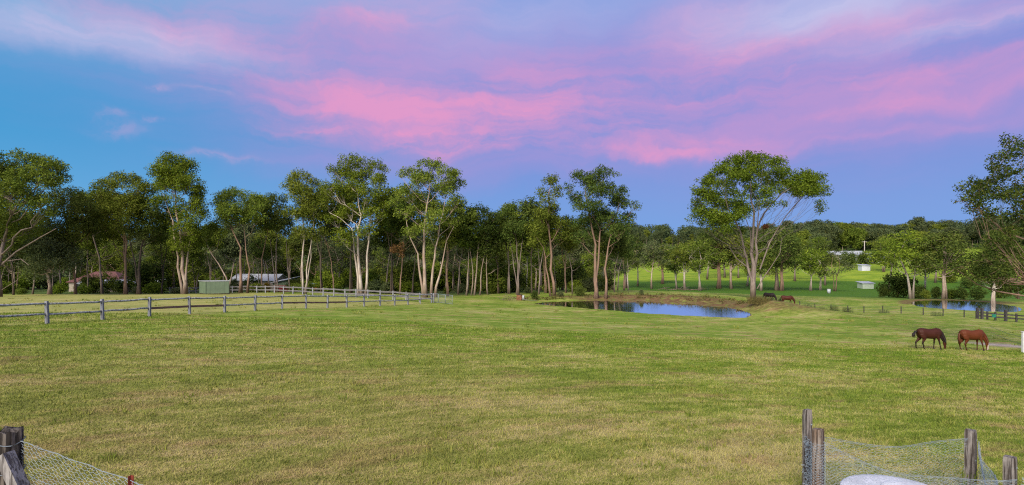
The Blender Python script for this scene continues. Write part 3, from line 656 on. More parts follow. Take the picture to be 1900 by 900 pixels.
hero('gum_tree', 44, 1965, [(1878, 262, 22, 9), (1862, 290, 22, 13), (1895, 285, 26, 16), (1885, 325, 30, 14), (1845, 335, 22, 10), (1812, 342, 20, 7), (1790, 350, 14, 7), (1784, 370, 12, 8), (1825, 362, 22, 11), (1865, 365, 32, 15), (1815, 390, 20, 10), (1845, 400, 22, 12), (1890, 405, 30, 16), (1930, 360, 40, 40), (1940, 300, 40, 30), (1870, 425, 22, 9), (1920, 440, 40, 25), (1835, 480, 26, 15), (1868, 470, 24, 16), (1855, 505, 30, 13), (1890, 500, 26, 20), (1765, 492, 14, 6), (1780, 505, 14, 6), (1815, 505, 18, 8), (1870, 535, 26, 10), (1845, 445, 20, 9)],
     [[(1965, 640), (1950, 560), (1945, 480), (1930, 420), (1900, 340)], [(1945, 500), (1905, 447), (1862, 430), (1838, 405), (1800, 372)]], .30, 'rust', 'dark', 'dark leafed gum leaning in from the right picture edge over the paddock', leaf=.18, seed=18, xl=.7, clump=.28, depth=.6, dens=1.0, fill=1.05, lk=.6,
     limbs=[([(1950, 552), (1900, 549), (1850, 542), (1810, 528), (1775, 500)], .09), ([(1938, 540), (1890, 510), (1860, 470), (1848, 450)], .07)])

# --- prototype trees for the wood and the valley
def proto(H_, cb, wid, nl, seed, r0, leaf=.42, style='gum', clump=.7, bare=0, dens=1.0, ntr=1, fill=1.0):
    rs = np.random.RandomState(seed); lobes = []
    for k in range(nl):
        f = (k + .5) / nl; z = H_ * (cb + (1 - cb) * (.12 + .80 * f)); sw = math.sin(min(1, max(.15, 1 - abs(f - .45) * 1.2)) * PI / 2)
        a = k * 2.4 + rs.rand(); r = wid * .5 * sw * (.35 + .5 * rs.rand()); rr = wid * (.20 + .10 * rs.rand())
        if f > .88: r *= .35
        lobes.append((r * math.cos(a), r * math.sin(a), z, rr, rr * .72))
    tr = []
    for j in range(ntr):
        a = rs.rand() * 6.28; l = .12 * H_ * rs.rand(); b = .25 * j
        tr.append([(b * math.cos(a), b * math.sin(a), -.3), (b * math.cos(a) + l * .3 * math.cos(a), l * .3 * math.sin(a), H_ * .35), (l * math.cos(a + .5) * (1 + j), l * math.sin(a + .5) * (1 + j), H_ * .65), (l * .6 * math.cos(a) * (1 + j), l * .6 * math.sin(a), H_ * .88)])
    lm = []
    for k in range(4):
        a = rs.rand() * 6.28; z0 = H_ * (.25 + .4 * rs.rand()); l = H_ * .13
        lm.append(([(0, 0, z0), (l * .4 * math.cos(a), l * .4 * math.sin(a), z0 + l * .15), (l * math.cos(a), l * math.sin(a), z0 + l * .6)], r0 * .3))
    return tree_meshes('proto%d' % seed, lobes, tr, r0, leaf=leaf, seed=seed, clump=clump, bare=bare, dens=dens, sides=6, limbs=lm, fill=fill)
PR = {}
PR['tall'] = [proto(17, .56, 7, 8, 21, .22), proto(18, .60, 6, 8, 22, .24, ntr=2), proto(16, .5, 7.5, 9, 23, .2), proto(19, .62, 5.5, 8, 24, .21, clump=.6)]
PR['mid'] = [proto(10, .45, 6.0, 8, 31, .22, leaf=.26, clump=.42, fill=.7), proto(9, .40, 5.6, 8, 32, .2, ntr=2, leaf=.26, clump=.4, fill=.65), proto(11, .48, 5.4, 7, 33, .2, leaf=.26, clump=.42, fill=.7), proto(9, .40, 6.6, 8, 34, .24, ntr=2, leaf=.26, clump=.4, fill=.6)]
PR['bush'] = [proto(5, .05, 6, 9, 41, .12, leaf=.4, clump=.75), proto(6, .03, 5.5, 9, 42, .12, leaf=.4, clump=.75), proto(4, .02, 5, 8, 43, .1, leaf=.36, clump=.65)]
PR['bare'] = [proto(8, .40, 6.5, 9, 51, .2, leaf=.3, clump=.45, bare=.72, ntr=2), proto(9, .3, 6, 9, 52, .14, leaf=.3, clump=.4, bare=.88, ntr=2)]
PR['far'] = [proto(14, .30, 11, 8, 61, .3, leaf=.75, clump=1.25, dens=1.6), proto(15, .38, 9, 8, 62, .3, leaf=.75, clump=1.1, dens=1.6), proto(12, .2, 11, 8, 63, .3, leaf=.75, clump=1.25, dens=1.6)]
RR = random.Random(5)
def put(kind, px, d, h=None, bark='pale', leafm='olive', label='', group=None, name='gum_tree', which=None, cat='tree', wide=1.0):
    k = which if which is not None else RR.randrange(len(PR[kind])); me = PR[kind][k]
    key = (kind, k, bark, leafm)
    B = G(px, d); h0 = {'tall': [17, 18, 16, 19], 'mid': [10, 9, 11, 9], 'bush': [5, 6, 4], 'bare': [8, 9], 'far': [14, 15, 12]}[kind][k]
    sc = (h / h0) if h else RR.uniform(.85, 1.15)
    t = thing(name, label, cat, B, RR.uniform(0, 6.28), group); t.scale = (sc * wide, sc * wide, sc)
    if key not in MEC:
        a = me[0].copy(); a.materials.clear(); a.materials.append(BARK[bark]); b = None
        if me[1]: b = me[1].copy(); b.materials.clear(); b.materials.append(LEAF[leafm])
        MEC[key] = (a, b)
    a, b = MEC[key]; obj('trunk', a, None, t)
    if b: obj('crown', b, None, t)
    return t
MEC = {}
def h_to(px, d, ytop): return CAMZ + (HY - ytop) / F * d - G(px, d).z
ZONES = [(-200, 130, 'behind the leftmost gum'), (130, 300, 'around the red roofed house'), (300, 440, 'behind the green shed'), (440, 600, 'around the farm sheds'),
         (600, 760, 'behind the white trunk cluster'), (760, 900, 'behind the paddock corner'), (900, 1060, 'behind the orange pump'), (1060, 1180, 'left of the pond')]
def zone(px):
    for a, b, s in ZONES:
        if a <= px < b: return s
    return 'beyond the pond' if px > 0 else 'behind the leftmost gum'
# skyline filler trees between the tall ones (front of the wood)
for px, d, yt, bk, lf in [(60, 104, 395, 'grey', 'dark'), (165, 108, 405, 'grey', 'olive'), (300, 108, 398, 'dark', 'dark'), (392, 110, 412, 'pale', 'olive'), (485, 108, 365, 'rust', 'olive'), (620, 104, 380, 'rust', 'dark'), (597, 106, 350, 'dark', 'dark'),
                      (650, 106, 345, 'dark', 'dark'), (728, 104, 352, 'dark', 'olive'), (742, 100, 372, 'rust', 'dark'), (715, 108, 400, 'grey', 'dark'), (765, 104, 360, 'dark', 'dark'), (850, 103, 376, 'grey', 'dark'), (865, 100, 396, 'pale', 'olive'), (925, 106, 398, 'rust', 'dark'), (945, 104, 380, 'grey', 'olive'), (988, 104, 378, 'dark', 'dark'), (1000, 100, 404, 'grey', 'olive'),
                      (1012, 104, 385, 'rust', 'dark'), (1050, 104, 402, 'rust', 'dark'), (1062, 100, 420, 'grey', 'olive'), (1140, 104, 415, 'pale', 'dark'), (830, 98, 405, 'rust', 'olive'), (905, 101, 420, 'pale', 'dark'), (190, 106, 350, 'grey', 'dark'), (25, 98, 390, 'dark', 'dark'), (-40, 100, 350, 'grey', 'olive')]:
    k = RR.randrange(4)
    put('tall', px, d, h_to(px, d, yt), bk, lf, 'medium gum filling the row of tall trees ' + zone(px), 'medium gums ' + zone(px), which=k)
for i in range(95):
    px = -120 + i * 13.6 + RR.uniform(-6, 6); d = RR.uniform(112, 185)
    if 130 < px < 270 and 118 < d < 142 or 455 < px < 600 and 120 < d < 150: d = RR.uniform(150, 185)
    yt = RR.uniform(415, 450) + (8 if px < 150 else 0)
    put('tall', px, d, h_to(px, d, yt), RR.choice(['pale', 'pale', 'grey', 'rust', 'pale', 'grey', 'white']), RR.choice(['dark', 'grey', 'olive', 'grey']), 'slender trunk deep in the wood ' + zone(px), 'slender trees in the wood ' + zone(px))
for i in range(75):
    px = -130 + i * 17 + RR.uniform(-8, 8); d = RR.uniform(110, 175)
    if 130 < px < 275 and d < 150 or 440 < px < 600 and d < 152: d = RR.uniform(152, 180)
    put('bush', px, d, RR.uniform(2.5, 6.5), 'dark', RR.choice(['dark', 'bright', 'olive', 'grey', 'olive']), 'dark leafy shrub under the trees ' + zone(px), 'dark shrubs under the trees ' + zone(px), 'shrub', cat='shrub', wide=1.1)
for i in range(30):
    px = -110 + i * 43 + RR.uniform(-14, 14); d = RR.uniform(112, 150)
    if 130 < px < 275 or 440 < px < 600: d = RR.uniform(150, 175)
    put('mid', px, d, h_to(px, d, RR.uniform(440, 482)), RR.choice(['grey', 'pale', 'rust']), RR.choice(['olive', 'grey', 'bright', 'olive']), 'short leafy gum in the understorey ' + zone(px), 'short understorey gums ' + zone(px), wide=1.1)
for i in range(26):
    px = -90 + i * 48 + RR.uniform(-18, 18); d = RR.uniform(105, 110)
    if 350 < px < 440: continue
    put('bush', px, d, RR.uniform(1.0, 2.2), 'dark', RR.choice(['olive', 'bright', 'grey']), 'low green scrub at the front edge of the wood ' + zone(px), 'low front scrub ' + zone(px), 'scrub', cat='shrub', wide=1.5)

# valley trees beyond the pond: (px, base row distance, top row, kind, bark, leaf, label)
VT = [(1166, 118, 470, 'mid', 'white', 'dark', 'small dark gum just right of the orange trunked gum'), (1183, 150, 452, 'mid', 'pale', 'grey', 'greyish gum second right of the orange trunked gum'),
      (1209, 132, 448, 'mid', 'pale', 'grey', 'open gum with twin thin stems beyond the left half of the pond'), (1228, 160, 455, 'mid', 'rust', 'olive', 'small gum before the dry yellow hill'),
      (1256, 136, 460, 'mid', 'white', 'dark', 'thin pale stemmed tree above the middle of the pond'), (1271, 132, 452, 'mid', 'white', 'olive', 'slender tree with white stem above the middle of the pond'),
      (1300, 124, 448, 'mid', 'white', 'olive', 'leaning white stemmed tree on the lush flat above the pond'), (1332, 138, 425, 'mid', 'rust', 'dark', 'broad dark tree left of the dome gum'),
      (1357, 136, 438, 'mid', 'pale', 'olive', 'medium tree partly behind the left limbs of the dome gum'), (1386, 150, 455, 'mid', 'white', 'dark', 'small tree directly behind the trunk of the dome gum'),
      (1411, 128, 470, 'mid', 'white', 'olive', 'forked white stemmed tree just right of the dome gum trunk'), (1440, 131, 428, 'mid', 'pale', 'dark', 'dense dark tree right behind the small grazing horses'),
      (1449, 129, 445, 'mid', 'rust', 'dark', 'dark twin stemmed tree above the reddish far horse'), (1503, 134, 462, 'mid', 'white', 'bright', 'single pale trunk with small bright crown right of the far horses'),
      (1521, 137, 478, 'mid', 'white', 'dark', 'dark little tree with white painted foot'), (1531, 158, 452, 'mid', 'grey', 'dark', 'dark stemmed tree behind the white footed one'),
      (1550, 133, 468, 'bare', 'rust', 'grey', 'nearly leafless brown tree left of the lower white roofed shelter'), (1649, 140, 442, 'mid', 'grey', 'olive', 'round grey tree right of the lower white roofed shelter'),
      (1690, 122, 432, 'mid', 'white', 'bright', 'bright green gum with forked white trunk left of the second pond'), (1717, 126, 448, 'mid', 'white', 'olive', 'leaning white limbed gum behind the second pond'),
      (1750, 117, 436, 'mid', 'pale', 'dark', 'gum with forked pink trunk reflected in the second pond'), (1845, 103, 468, 'mid', 'white', 'dark', 'dark crowned gum with white foot at the right end of the second pond'),
       
       (1370, 180, 445, 'mid', 'grey', 'olive', 'olive tree on the slope left of the dome gum'),
      (1312, 175, 432, 'mid', 'grey', 'dark', 'dark tree under the yellow hill'), (1640, 200, 440, 'mid', 'grey', 'olive', 'tree just right of the upper grey shelter'),
       (1520, 230, 440, 'mid', 'grey', 'olive', 'tree left of the white farmhouse'), (1860, 150, 430, 'mid', 'rust', 'dark', 'tree half hidden by the leaning right gum'),
      (1475, 170, 438, 'mid', 'grey', 'olive', 'olive tree on the upper paddock behind the far horses'), (1345, 182, 425, 'mid', 'grey', 'dark', 'big dark tree on the upper paddock left of the dome gum trunk'), (1425, 190, 425, 'mid', 'rust', 'dark', 'big dark tree on the upper paddock right of the dome gum trunk'), (1735, 165, 432, 'mid', 'grey', 'dark', 'dark tree filling the gap behind the second pond'), (1567, 236, 466, 'mid', 'grey', 'dark', 'small dark tree in front of the white farmhouse'), (1890, 130, 455, 'mid', 'grey', 'dark', 'dark tree at the right picture edge above the gate'),  (1160, 140, 440, 'mid', 'grey', 'dark', 'dark tree immediately left of the valley opening')]
for px, d, yt, kd, bk, lf, lab in VT:
    if px < 1685 or d >= 145: d *= VS
    put(kd, px, d, h_to(px, d, yt), bk, lf, lab, wide=1.3)
for px, d, hgt, lf, lab in [(168, 116, 3.4, 'dark', 'dark garden shrub at the left corner of the red roofed house'), (198, 117, 3.6, 'olive', 'tall garden shrub before the middle of the red roofed house'), (222, 116, 2.6, 'dark', 'dark garden shrub right of the tall one at the red roofed house'), (470, 120, 3.0, 'dark', 'dark shrub hiding the lower part of the white roofed house'), (548, 121, 2.6, 'olive', 'leafy shrub between the red shed and the green tank'), (1575, 225, 5, 'dark', 'dark bush hiding the left end of the white farmhouse'), (1667, 134, 5.2, 'dark', 'dense dark round bush left of the white forked gum'), (1640, 133, 2.4, 'dark', 'low dark bush below the round grey tree'), (1705, 123, 2.6, 'dark', 'low hedge like bush behind the second pond'), (1737, 121, 2.4, 'dark', 'dark bush between the two leaning white trunks'), (1765, 122, 2.0, 'olive', 'small bush right of the pink forked trunk'), (1785, 119, 2.2, 'dark', 'dark bush on the far edge of the second pond'), (1812, 118, 2.4, 'dark', 'bigger dark bush near the right end of the second pond'), (1718, 119, 1.8, 'olive', 'olive bush left of the pink forked trunk'),
                            (1325, 220, 4, 'dark', 'dark bush on the slope under the yellow hill'), (1602, 238, 4.5, 'dark', 'dark bush before the middle of the white farmhouse'), (1540, 250, 4, 'olive', 'bush in front of the white farmhouse'), (1625, 245, 5, 'dark', 'bush right of the white farmhouse'), (1570, 238, 3.5, 'olive', 'bush left of the upper grey shelter'),
                            (1855, 135, 3.5, 'dark', 'rounded bush on the bank beyond the second pond'), (1797, 150, 3.0, 'dark', 'isolated dark bush on the bright right slope'), (1760, 165, 3.0, 'olive', 'olive bush on the bright right slope')]:
    if px > 1000 and (px < 1600 or d >= 145): d *= VS; hgt *= VS
    put('bush', px, d, hgt, 'dark', lf, lab, None, 'bush', cat='bush')
# hill trees: row by row, nearest ones as individuals
for i in range(150):
    px = 1120 + (i % 75) * 11.6 + RR.uniform(-6, 6); row = i // 75
    d = RR.uniform(345, 375) if row == 0 else RR.uniform(385, 440)
    if px > 1300 and row == 0: d = RR.uniform(270, 350) if RR.random() < .6 and not (1530 < px < 1660) else d
    yt = (433 - 17 * min(1, max(0, (px - 1340) / 130))) + RR.uniform(-7, 8) + (8 if row == 0 and px > 1300 else 0) - (10 if px > 1820 else 0)
    if d < 340: yt += 10
    d *= VS; yt += RR.uniform(-5, 9)
    put('far' if px > 1345 or RR.random() < .25 else 'tall', px, d, h_to(px, d, yt), RR.choice(['pale', 'grey', 'rust']), RR.choice(['far', 'far', 'far', 'olive']), 'distant gum of the wooded ridge above the valley', 'trees of the wooded ridge above the valley')
# remaining wood: one mass
def mass(name, label, region, n, size, leafm, hgt, k_=1.0):
    rs = np.random.RandomState(77); cl = []
    for k in range(n):
        px = rs.uniform(region[0], region[1]); d = rs.uniform(region[2], region[3]); x = (px - 950) / F * d; z0 = H(x, d)
        h_ = hgt * (.75 + .4 * rs.rand()); r = 4.2 * k_
        for j in range(9):
            a = rs.rand() * 6.28; q = rs.rand() ** .5 * r
            cl.append((x + q * math.cos(a), d + q * math.sin(a), z0 + h_ * (.06 + .9 * rs.rand()), 1.9 * k_, 1.9 * k_, 1.1 * k_, 42, .45 + rs.randn() * .15))
    V, T = leaves_np(cl, size, rs); o = obj(name, np_mesh(name, V, 3, T), LEAF[leafm]); tag(o, label, 'forest', kind='stuff'); return o
mass('far_wood', 'unbroken far wood closing the view along the horizon', (-350, 1125, 230, 420), 300, 1.1, 'far', 13)
mass('ridge_wood', 'dense wood covering the ridge behind the front row of gums', (1060, 2150, 640, 840), 400, 2.2, 'far', 23, 1.7)

# ------------------------------------------------------------------ fences
def rot_to(v):
    return Vector(v).to_track_quat('Z', 'Y').to_matrix()
_rm = {}
def log_mesh(length, r, kind, rough, seed):
    key = (round(length, 2), r, kind, seed)
    if key in _rm: return _rm[key]
    rs = np.random.RandomState(seed); b = MB(); n = 6
    if kind == 'round':
        b.tube([(rs.randn() * rough, rs.randn() * rough, length * k / n) for k in range(n + 1)], [r * (1 + rs.randn() * .07) for _ in range(n + 1)], 7)
    else:
        b.box((0, 0, length / 2), (r * .7, r * 2, length), jit=.006)
    _rm[key] = b.mesh('rail'); return _rm[key]
def rail(parent, a, b, r, mat, kind='round', rough=.01, seed=0, name='rail', origin=None, label=None):
    a, b = Vector(a), Vector(b); L = (b - a).length; me = log_mesh(round(L, 1), r, kind, rough, seed)
    o = bpy.data.objects.new(name, me); COL.objects.link(o); o.parent = parent
    if not me.materials: me.materials.append(mat)
    if me.materials[0] != mat:
        o.material_slots[0].link = 'OBJECT'; o.material_slots[0].material = mat
    o.location = a - origin; o.rotation_mode = 'QUATERNION'; o.rotation_quaternion = (b - a).to_track_quat('Z', 'Y')
    o.scale = (1, 1, L / round(L, 1))
    if label: o['label'] = label
    return o
def post_mesh(h, w_, seed=0, sq=True):
    b = MB(); rs = random.Random(seed)
    if sq:
        hw = w_ / 2; vs = []; lv = [-.3, h * .4, h * .92, h]
        for z in lv:
            s = hw * (1 + rs.uniform(-.05, .05)) * (.93 if z == h else 1)
            for x, y in ((-1, -1), (1, -1), (1, 1), (-1, 1)): vs.append((x * s, y * s, z + (rs.uniform(-.012, .012) if z == h else 0)))
        fs = [(3, 2, 1, 0), (12, 13, 14, 15)]
        for i in range(3):
            for k in range(4): fs.append((i * 4 + k, i * 4 + (k + 1) % 4, i * 4 + 4 + (k + 1) % 4, i * 4 + 4 + k))
        b.add(vs, fs)
    else:
        b.tube([(0, 0, -.3), (rs.uniform(-.01, .01), 0, h * .5), (0, 0, h)], [w_ / 2 * 1.05, w_ / 2, w_ / 2 * .95], 10)
    return b.mesh('post')
def post_rail(name, label, pts, hgt, pw, rails, pmat, rmat, lower_alt=None, alt_idx=(), rr=.055, kind='round', sq=True):
    O = pts[0]; t = thing(name, label, 'fence', O)
    pms = [post_mesh(hgt, pw, s, sq) for s in range(3)]
    for m in pms: m.materials.append(pmat)
    for i, p in enumerate(pts):
        o = obj('post', pms[i % 3], None, t, p - O, (RR.uniform(-.03, .03), RR.uniform(-.03, .03), RR.uniform(-.2, .2)))
    for i in range(len(pts) - 1):
        for j, rz in enumerate(rails):
            dz = Vector((0, 0, rz + RR.uniform(-.02, .02))); dz2 = Vector((0, 0, rz + RR.uniform(-.02, .02)))
            mt, kd = (rmat, kind)
            if j == 1 and i in alt_idx: mt, kd = lower_alt, 'flat'
            d_ = (pts[i + 1] - pts[i]).normalized()
            rail(t, pts[i] + dz + d_ * .02, pts[i + 1] + dz2 - d_ * .02, rr if kd == 'round' else rr * 1.2, mt, kd, seed=i % 4, origin=O, label=('brown timber rail' if mt is lower_alt else None) if lower_alt else None)
    return t
A0 = Vector((-27.1, 33.0, 0)); dA = Vector((1.07, 2.98, 0))
fpts = [A0 + dA * i for i in range(-5, 16)]; fpts = [Vector((p.x, p.y, H(p.x, p.y))) for p in fpts]
post_rail('post_and_rail_fence', 'near lichened round rail fence crossing the paddock on the left', fpts, 1.32, .15, (1.16, .56), W_FENCE, W_LICHEN, W_BROWN, (7, 8, 11, 12, 13), rr=.065)
E0 = fpts[-1].copy(); dE = Vector((-2.18, 1.46, 0))
gpts = [Vector((E0.x, E0.y, 0)) + dE * i + Vector((.25, .3, 0)) for i in range(0, 36)]; gpts = [Vector((p.x, p.y, H(p.x, p.y))) for p in gpts]
post_rail('far_rail_fence', 'far pale rail fence running left from the paddock corner in front of the trees', gpts, 1.3, .15, (1.12, .55), W_FENCE, W_PALE, rr=.085, kind='flat')
# light metal gate panels right of the corner
def light_gate(label, a, b, hgt):
    t = thing('metal_gate', label, 'gate', a); L = b - a; f_ = MB()
    pa = [Vector((0, 0, 0)), Vector((0, 0, hgt)), L + Vector((0, 0, hgt)), L, Vector((0, 0, 0))]
    for i in range(4): f_.tube([pa[i] + Vector((0, 0, .1)), pa[i + 1] + Vector((0, 0, .1))], .022, 6)
    obj('frame', f_.mesh('frame'), WIRE, t); n_ = MB()
    for k in range(1, 12): n_.tube([L * (k / 12) + Vector((0, 0, .12)), L * (k / 12) + Vector((0, 0, hgt + .08))], .006, 3, False)
    for k in range(1, 7): n_.tube([Vector((0, 0, .1 + hgt * k / 7)), L + Vector((0, 0, .1 + hgt * k / 7))], .006, 3, False)
    obj('wire_infill', n_.mesh('wire_infill'), WIRE, t)
ga = G(802, 78.6); gb = G(813, 77.5); gc = G(826, 76.5); gd = G(840, 75)
light_gate('thin wire gate panel joined to the paddock corner post', ga, gb, 1.15)
light_gate('middle one of the three thin wire gate panels', gb + Vector((.06, 0, 0)), gc, 1.15)
light_gate('outer wire gate panel farthest from the paddock corner', gc + Vector((.06, 0, 0)), gd, 1.15)

# wire fence across the right middle distance
wp = [G(px, d) for px, d in ((1484, 88), (1512, 88), (1542, 87), (1573, 86), (1603, 85), (1638, 84), (1672, 82), (1713, 80), (1750, 78), (1789, 76), (1811, 75))]
t = thing('wire_fence', 'low wire stock fence between the pond mound and the dark gate', 'fence', wp[0])
pm = post_mesh(1.05, .09, 1); pm.materials.append(W_DARK)
for p in wp: obj('post', pm, None, t, p - wp[0])
for hz in (.25, .5, .75, .98):
    b = MB(); b.tube([p - wp[0] + Vector((0, 0, hz)) for p in wp], .010, 3, False); obj('wire', b.mesh('wire'), WIRE_D, t)
# dark timber yard fence and gate posts at right
dp = [G(px, d) for px, d in ((1814, 75), (1822, 74.6), (1832, 74.2), (1847, 73.5), (1866, 73), (1886, 72), (1908, 70.8), (1930, 69.6))]
t = thing('timber_yard_fence', 'dark timber rail fence with heavy posts at the right edge', 'fence', dp[0])
pmd = [post_mesh(1.45, .26, 4), post_mesh(1.1, .16, 5)]
for m in pmd: m.materials.append(W_DARK)
for i, p in enumerate(dp): obj('post', pmd[0 if i in (0, 1, 4, 6) else 1], None, t, p - dp[0])
for i in range(len(dp) - 1):
    for z in (.45, .85): rail(t, dp[i] + Vector((0, 0, z)), dp[i + 1] + Vector((0, 0, z)), .08, W_DARK, 'flat', seed=i, origin=dp[0])
sg = thing('sign', 'small green sign board hung on the dark yard fence', 'sign', G(1843, 73.4, .5)); b = MB(); b.box((0, -.12, .12), (.52, .03, .42)); obj('board', b.mesh('board'), plain('green_sign', (.02, .16, .10), .5), sg)
b = MB(); b.box((0, -.095, .12), (.56, .02, .46)); obj('backing', b.mesh('backing'), WIRE_D, sg)
# white painted post at right edge with electric strands
wpst = thing('white_post', 'white painted post at the right picture edge beside the horses', 'post', G(1899, 39.5)); m_ = post_mesh(1.42, .15, 6); obj('shaft', m_, plain('white_paint', (.62, .60, .58), .6, var=.1), wpst)
b = MB(); b.box((0, 0, 1.44), (.19, .19, .05)); obj('cap', b.mesh('cap'), plain('white_cap', (.7, .68, .66), .6, var=.1), wpst)
b = MB(); q0 = G(1898, 39.5); q1 = G(1838, 50)
for z in (1.05, .55): b.tube([q0 + Vector((0, 0, z)), (q0 + q1) / 2 + Vector((0, 0, z - .08)), q1 + Vector((0, 0, z))], .012, 4, False)
o = obj('electric_strand', b.mesh('electric_strand'), WIRE_D); tag(o, 'dark fence strands running from the white post behind the chestnut horse', 'fence wire')

# ------------------------------------------------------------------ netting
def hexnet(fn, nu, nv, r=.0022, jitter=0.0, seed=0):
    """hexagonal wire netting: fn(u,v) -> point, u along, v up; nu, nv cells"""
    rs = np.random.RandomState(seed); b = MB(); pts = {}
    def P_(i, j):
        if (i, j) not in pts:
            x = i * 1.0; z = j * .5 + (.14 if (i + j) % 2 else -.14)
            pts[(i, j)] = Vector(fn(min(1, max(0, x / nu)), min(1, max(0, z / nv)))) + Vector(rs.randn(3)) * jitter
        return pts[(i, j)]
    for j in range(0, 2 * nv + 1):
        for i in range(0, nu):
            # brick pattern of edges
            b.tube([P_(i, j), P_(i + 1, j)], r, 3, False, False)
            if (i + j) % 2 == 1 and j < 2 * nv: b.tube([P_(i, j), P_(i, j + 1)], r * 1.25, 3, False, False)
    return b.mesh('netting')
PA, PB, PC, PD = G(1498, 8.3), G(1518, 7.85), G(1801, 8.6), G(1874, 7.4)
posts = [(PA, 1.20, .095, .15, 'tall thin weathered garden post behind the shorter brown one', W_POST), (PB, 1.04, .118, .75, 'shorter brown garden post wrapped in wire netting', W_POST2),
         (PC, .90, .128, .7, 'grey weathered post between sagging netting and bunched netting', W_POST), (PD, .86, .118, .6, 'grey garden post nearest the bottom right picture corner', W_POST)]
for i, (p, h_, w_, rz, lab, mt) in enumerate(posts):
    t = thing('garden_post', lab, 'post', p, rz); m = post_mesh(h_, w_, 10 + i); m.materials.append(mt); obj('shaft', m, None, t)
    b = MB(); b.tube([(w_ * .3, -w_ * .5, h_ * .83), (w_ * .3, -w_ * .56, h_ * .83)], .012, 6); b.tube([(-w_ * .2, -w_ * .5, h_ * .5), (-w_ * .2, -w_ * .56, h_ * .5)], .012, 6); obj('staple', b.mesh('staple'), WIRE, t)
def sag_net(name, label, a, b_, top0, top1, sag, nu, nv, bulge=.05, seed=0, bot=.02, r=.0017, jit=.006):
    a, b_ = Vector(a), Vector(b_); nrm = (b_ - a).cross(Vector((0, 0, 1))).normalized()
    def fn(u, v):
        tz = top0 * (1 - u) + top1 * u - sag * 4 * u * (1 - u)
        p = a.lerp(b_, u); return p + Vector((0, 0, bot + (tz - bot) * v)) + nrm * (bulge * math.sin(u * 9 + v * 3 + seed) * (.3 + v))
    t = thing(name, label, 'netting', a)
    me = hexnet(lambda u, v: fn(u, v) - a, nu, nv, r, jit, seed); o = obj('mesh_wire', me, MESHW, t)
    e = MB(); e.tube([fn(k / 16, 1) - a + Vector((0, 0, .004)) for k in range(17)], .003, 4, False); e.tube([fn(k / 16, .97) - a + Vector((0, .01, .004)) for k in range(17)], .0025, 4, False); obj('selvedge_wire', e.mesh('selvedge_wire'), WIRE, t)
    return t
sag_net('chicken_wire', 'chicken wire panel sagging between the brown post and the grey post', PB, PC, .93, .78, .12, 58, 19, seed=1, r=.0010)
sag_net('chicken_wire', 'nearest chicken wire panel drooping in front of the white round lid', PB + Vector((.02, -.09, 0)), PD + Vector((-.05, -.09, 0)), .88, .62, .22, 58, 18, bulge=.07, seed=2, r=.0011)
sag_net('chicken_wire', 'bunched chicken wire strip dropping from the grey post to the corner post', PC + Vector((.07, -.05, .0)), PD + Vector((.0, .09, 0)), .74, .38, .12, 26, 24, bulge=.03, seed=3, bot=.12)
sag_net('chicken_wire', 'chicken wire running right out of the picture from the corner post', PD + Vector((.05, -.1, 0)), PD + Vector((2.0, -.4, 0)), .62, .7, .05, 34, 16, seed=4)
sag_net('chicken_wire', 'crumpled chicken wire hanging off the left side of the tall thin post', PA + Vector((-.10, -.10, 0)), PA + Vector((.09, -.10, 0)), .86, .70, .02, 9, 24, bulge=.05, seed=5, jit=.02)
t = thing('chicken_wire', 'chicken wire wrapped tightly round the shorter brown post', 'netting', PB)
me = hexnet(lambda u, v: (.09 * math.cos(u * 6.28), .09 * math.sin(u * 6.28), .03 + .82 * v), 18, 21, .0014, .004); obj('mesh_wire', me, MESHW, t)
# white round lid behind the netting
lid = thing('tank_lid', 'round white concrete tank lid lying in the grass behind the netting', 'lid', G(1668, 7.95, .07))
b = MB(); n = 48; R_ = .72
prof = [(R_, -.05), (R_, .045), (R_ - .02, .06), (R_ - .10, .068)]
vs = [(r * math.cos(2 * PI * k / n), r * math.sin(2 * PI * k / n), z) for r, z in prof for k in range(n)] + [(0, 0, .075)]
fs = [(j * n + k, j * n + (k + 1) % n, (j + 1) * n + (k + 1) % n, (j + 1) * n + k) for j in range(3) for k in range(n)] + [(3 * n + k, 3 * n + (k + 1) % n, 4 * n) for k in range(n)]
b.add(vs, fs, True)
LIDM = plain('lid_concrete', (.58, .59, .62), .75, .3, .26, 3.2)
obj('slab', b.mesh('slab'), LIDM, lid)
b = MB(); n = 36; vs = [(r * math.cos(2 * PI * k / n) + .16, r * math.sin(2 * PI * k / n) + .02, z) for r, z in ((.34, .06), (.34, .10), (.32, .108)) for k in range(n)] + [(.16, .02, .110)]
fs = [(j * n + k, j * n + (k + 1) % n, (j + 1) * n + (k + 1) % n, (j + 1) * n + k) for j in range(2) for k in range(n)] + [(2 * n + k, 2 * n + (k + 1) % n, 3 * n) for k in range(n)]
b.add(vs, fs, True); obj('access_cover', b.mesh('access_cover'), LIDM, lid)
b = MB(); b.tube([(-.42, .12, .07), (-.40, .12, .10), (-.34, .13, .10), (-.32, .13, .07)], .008, 5); obj('lifting_handle', b.mesh('lifting_handle'), WIRE_D, lid)
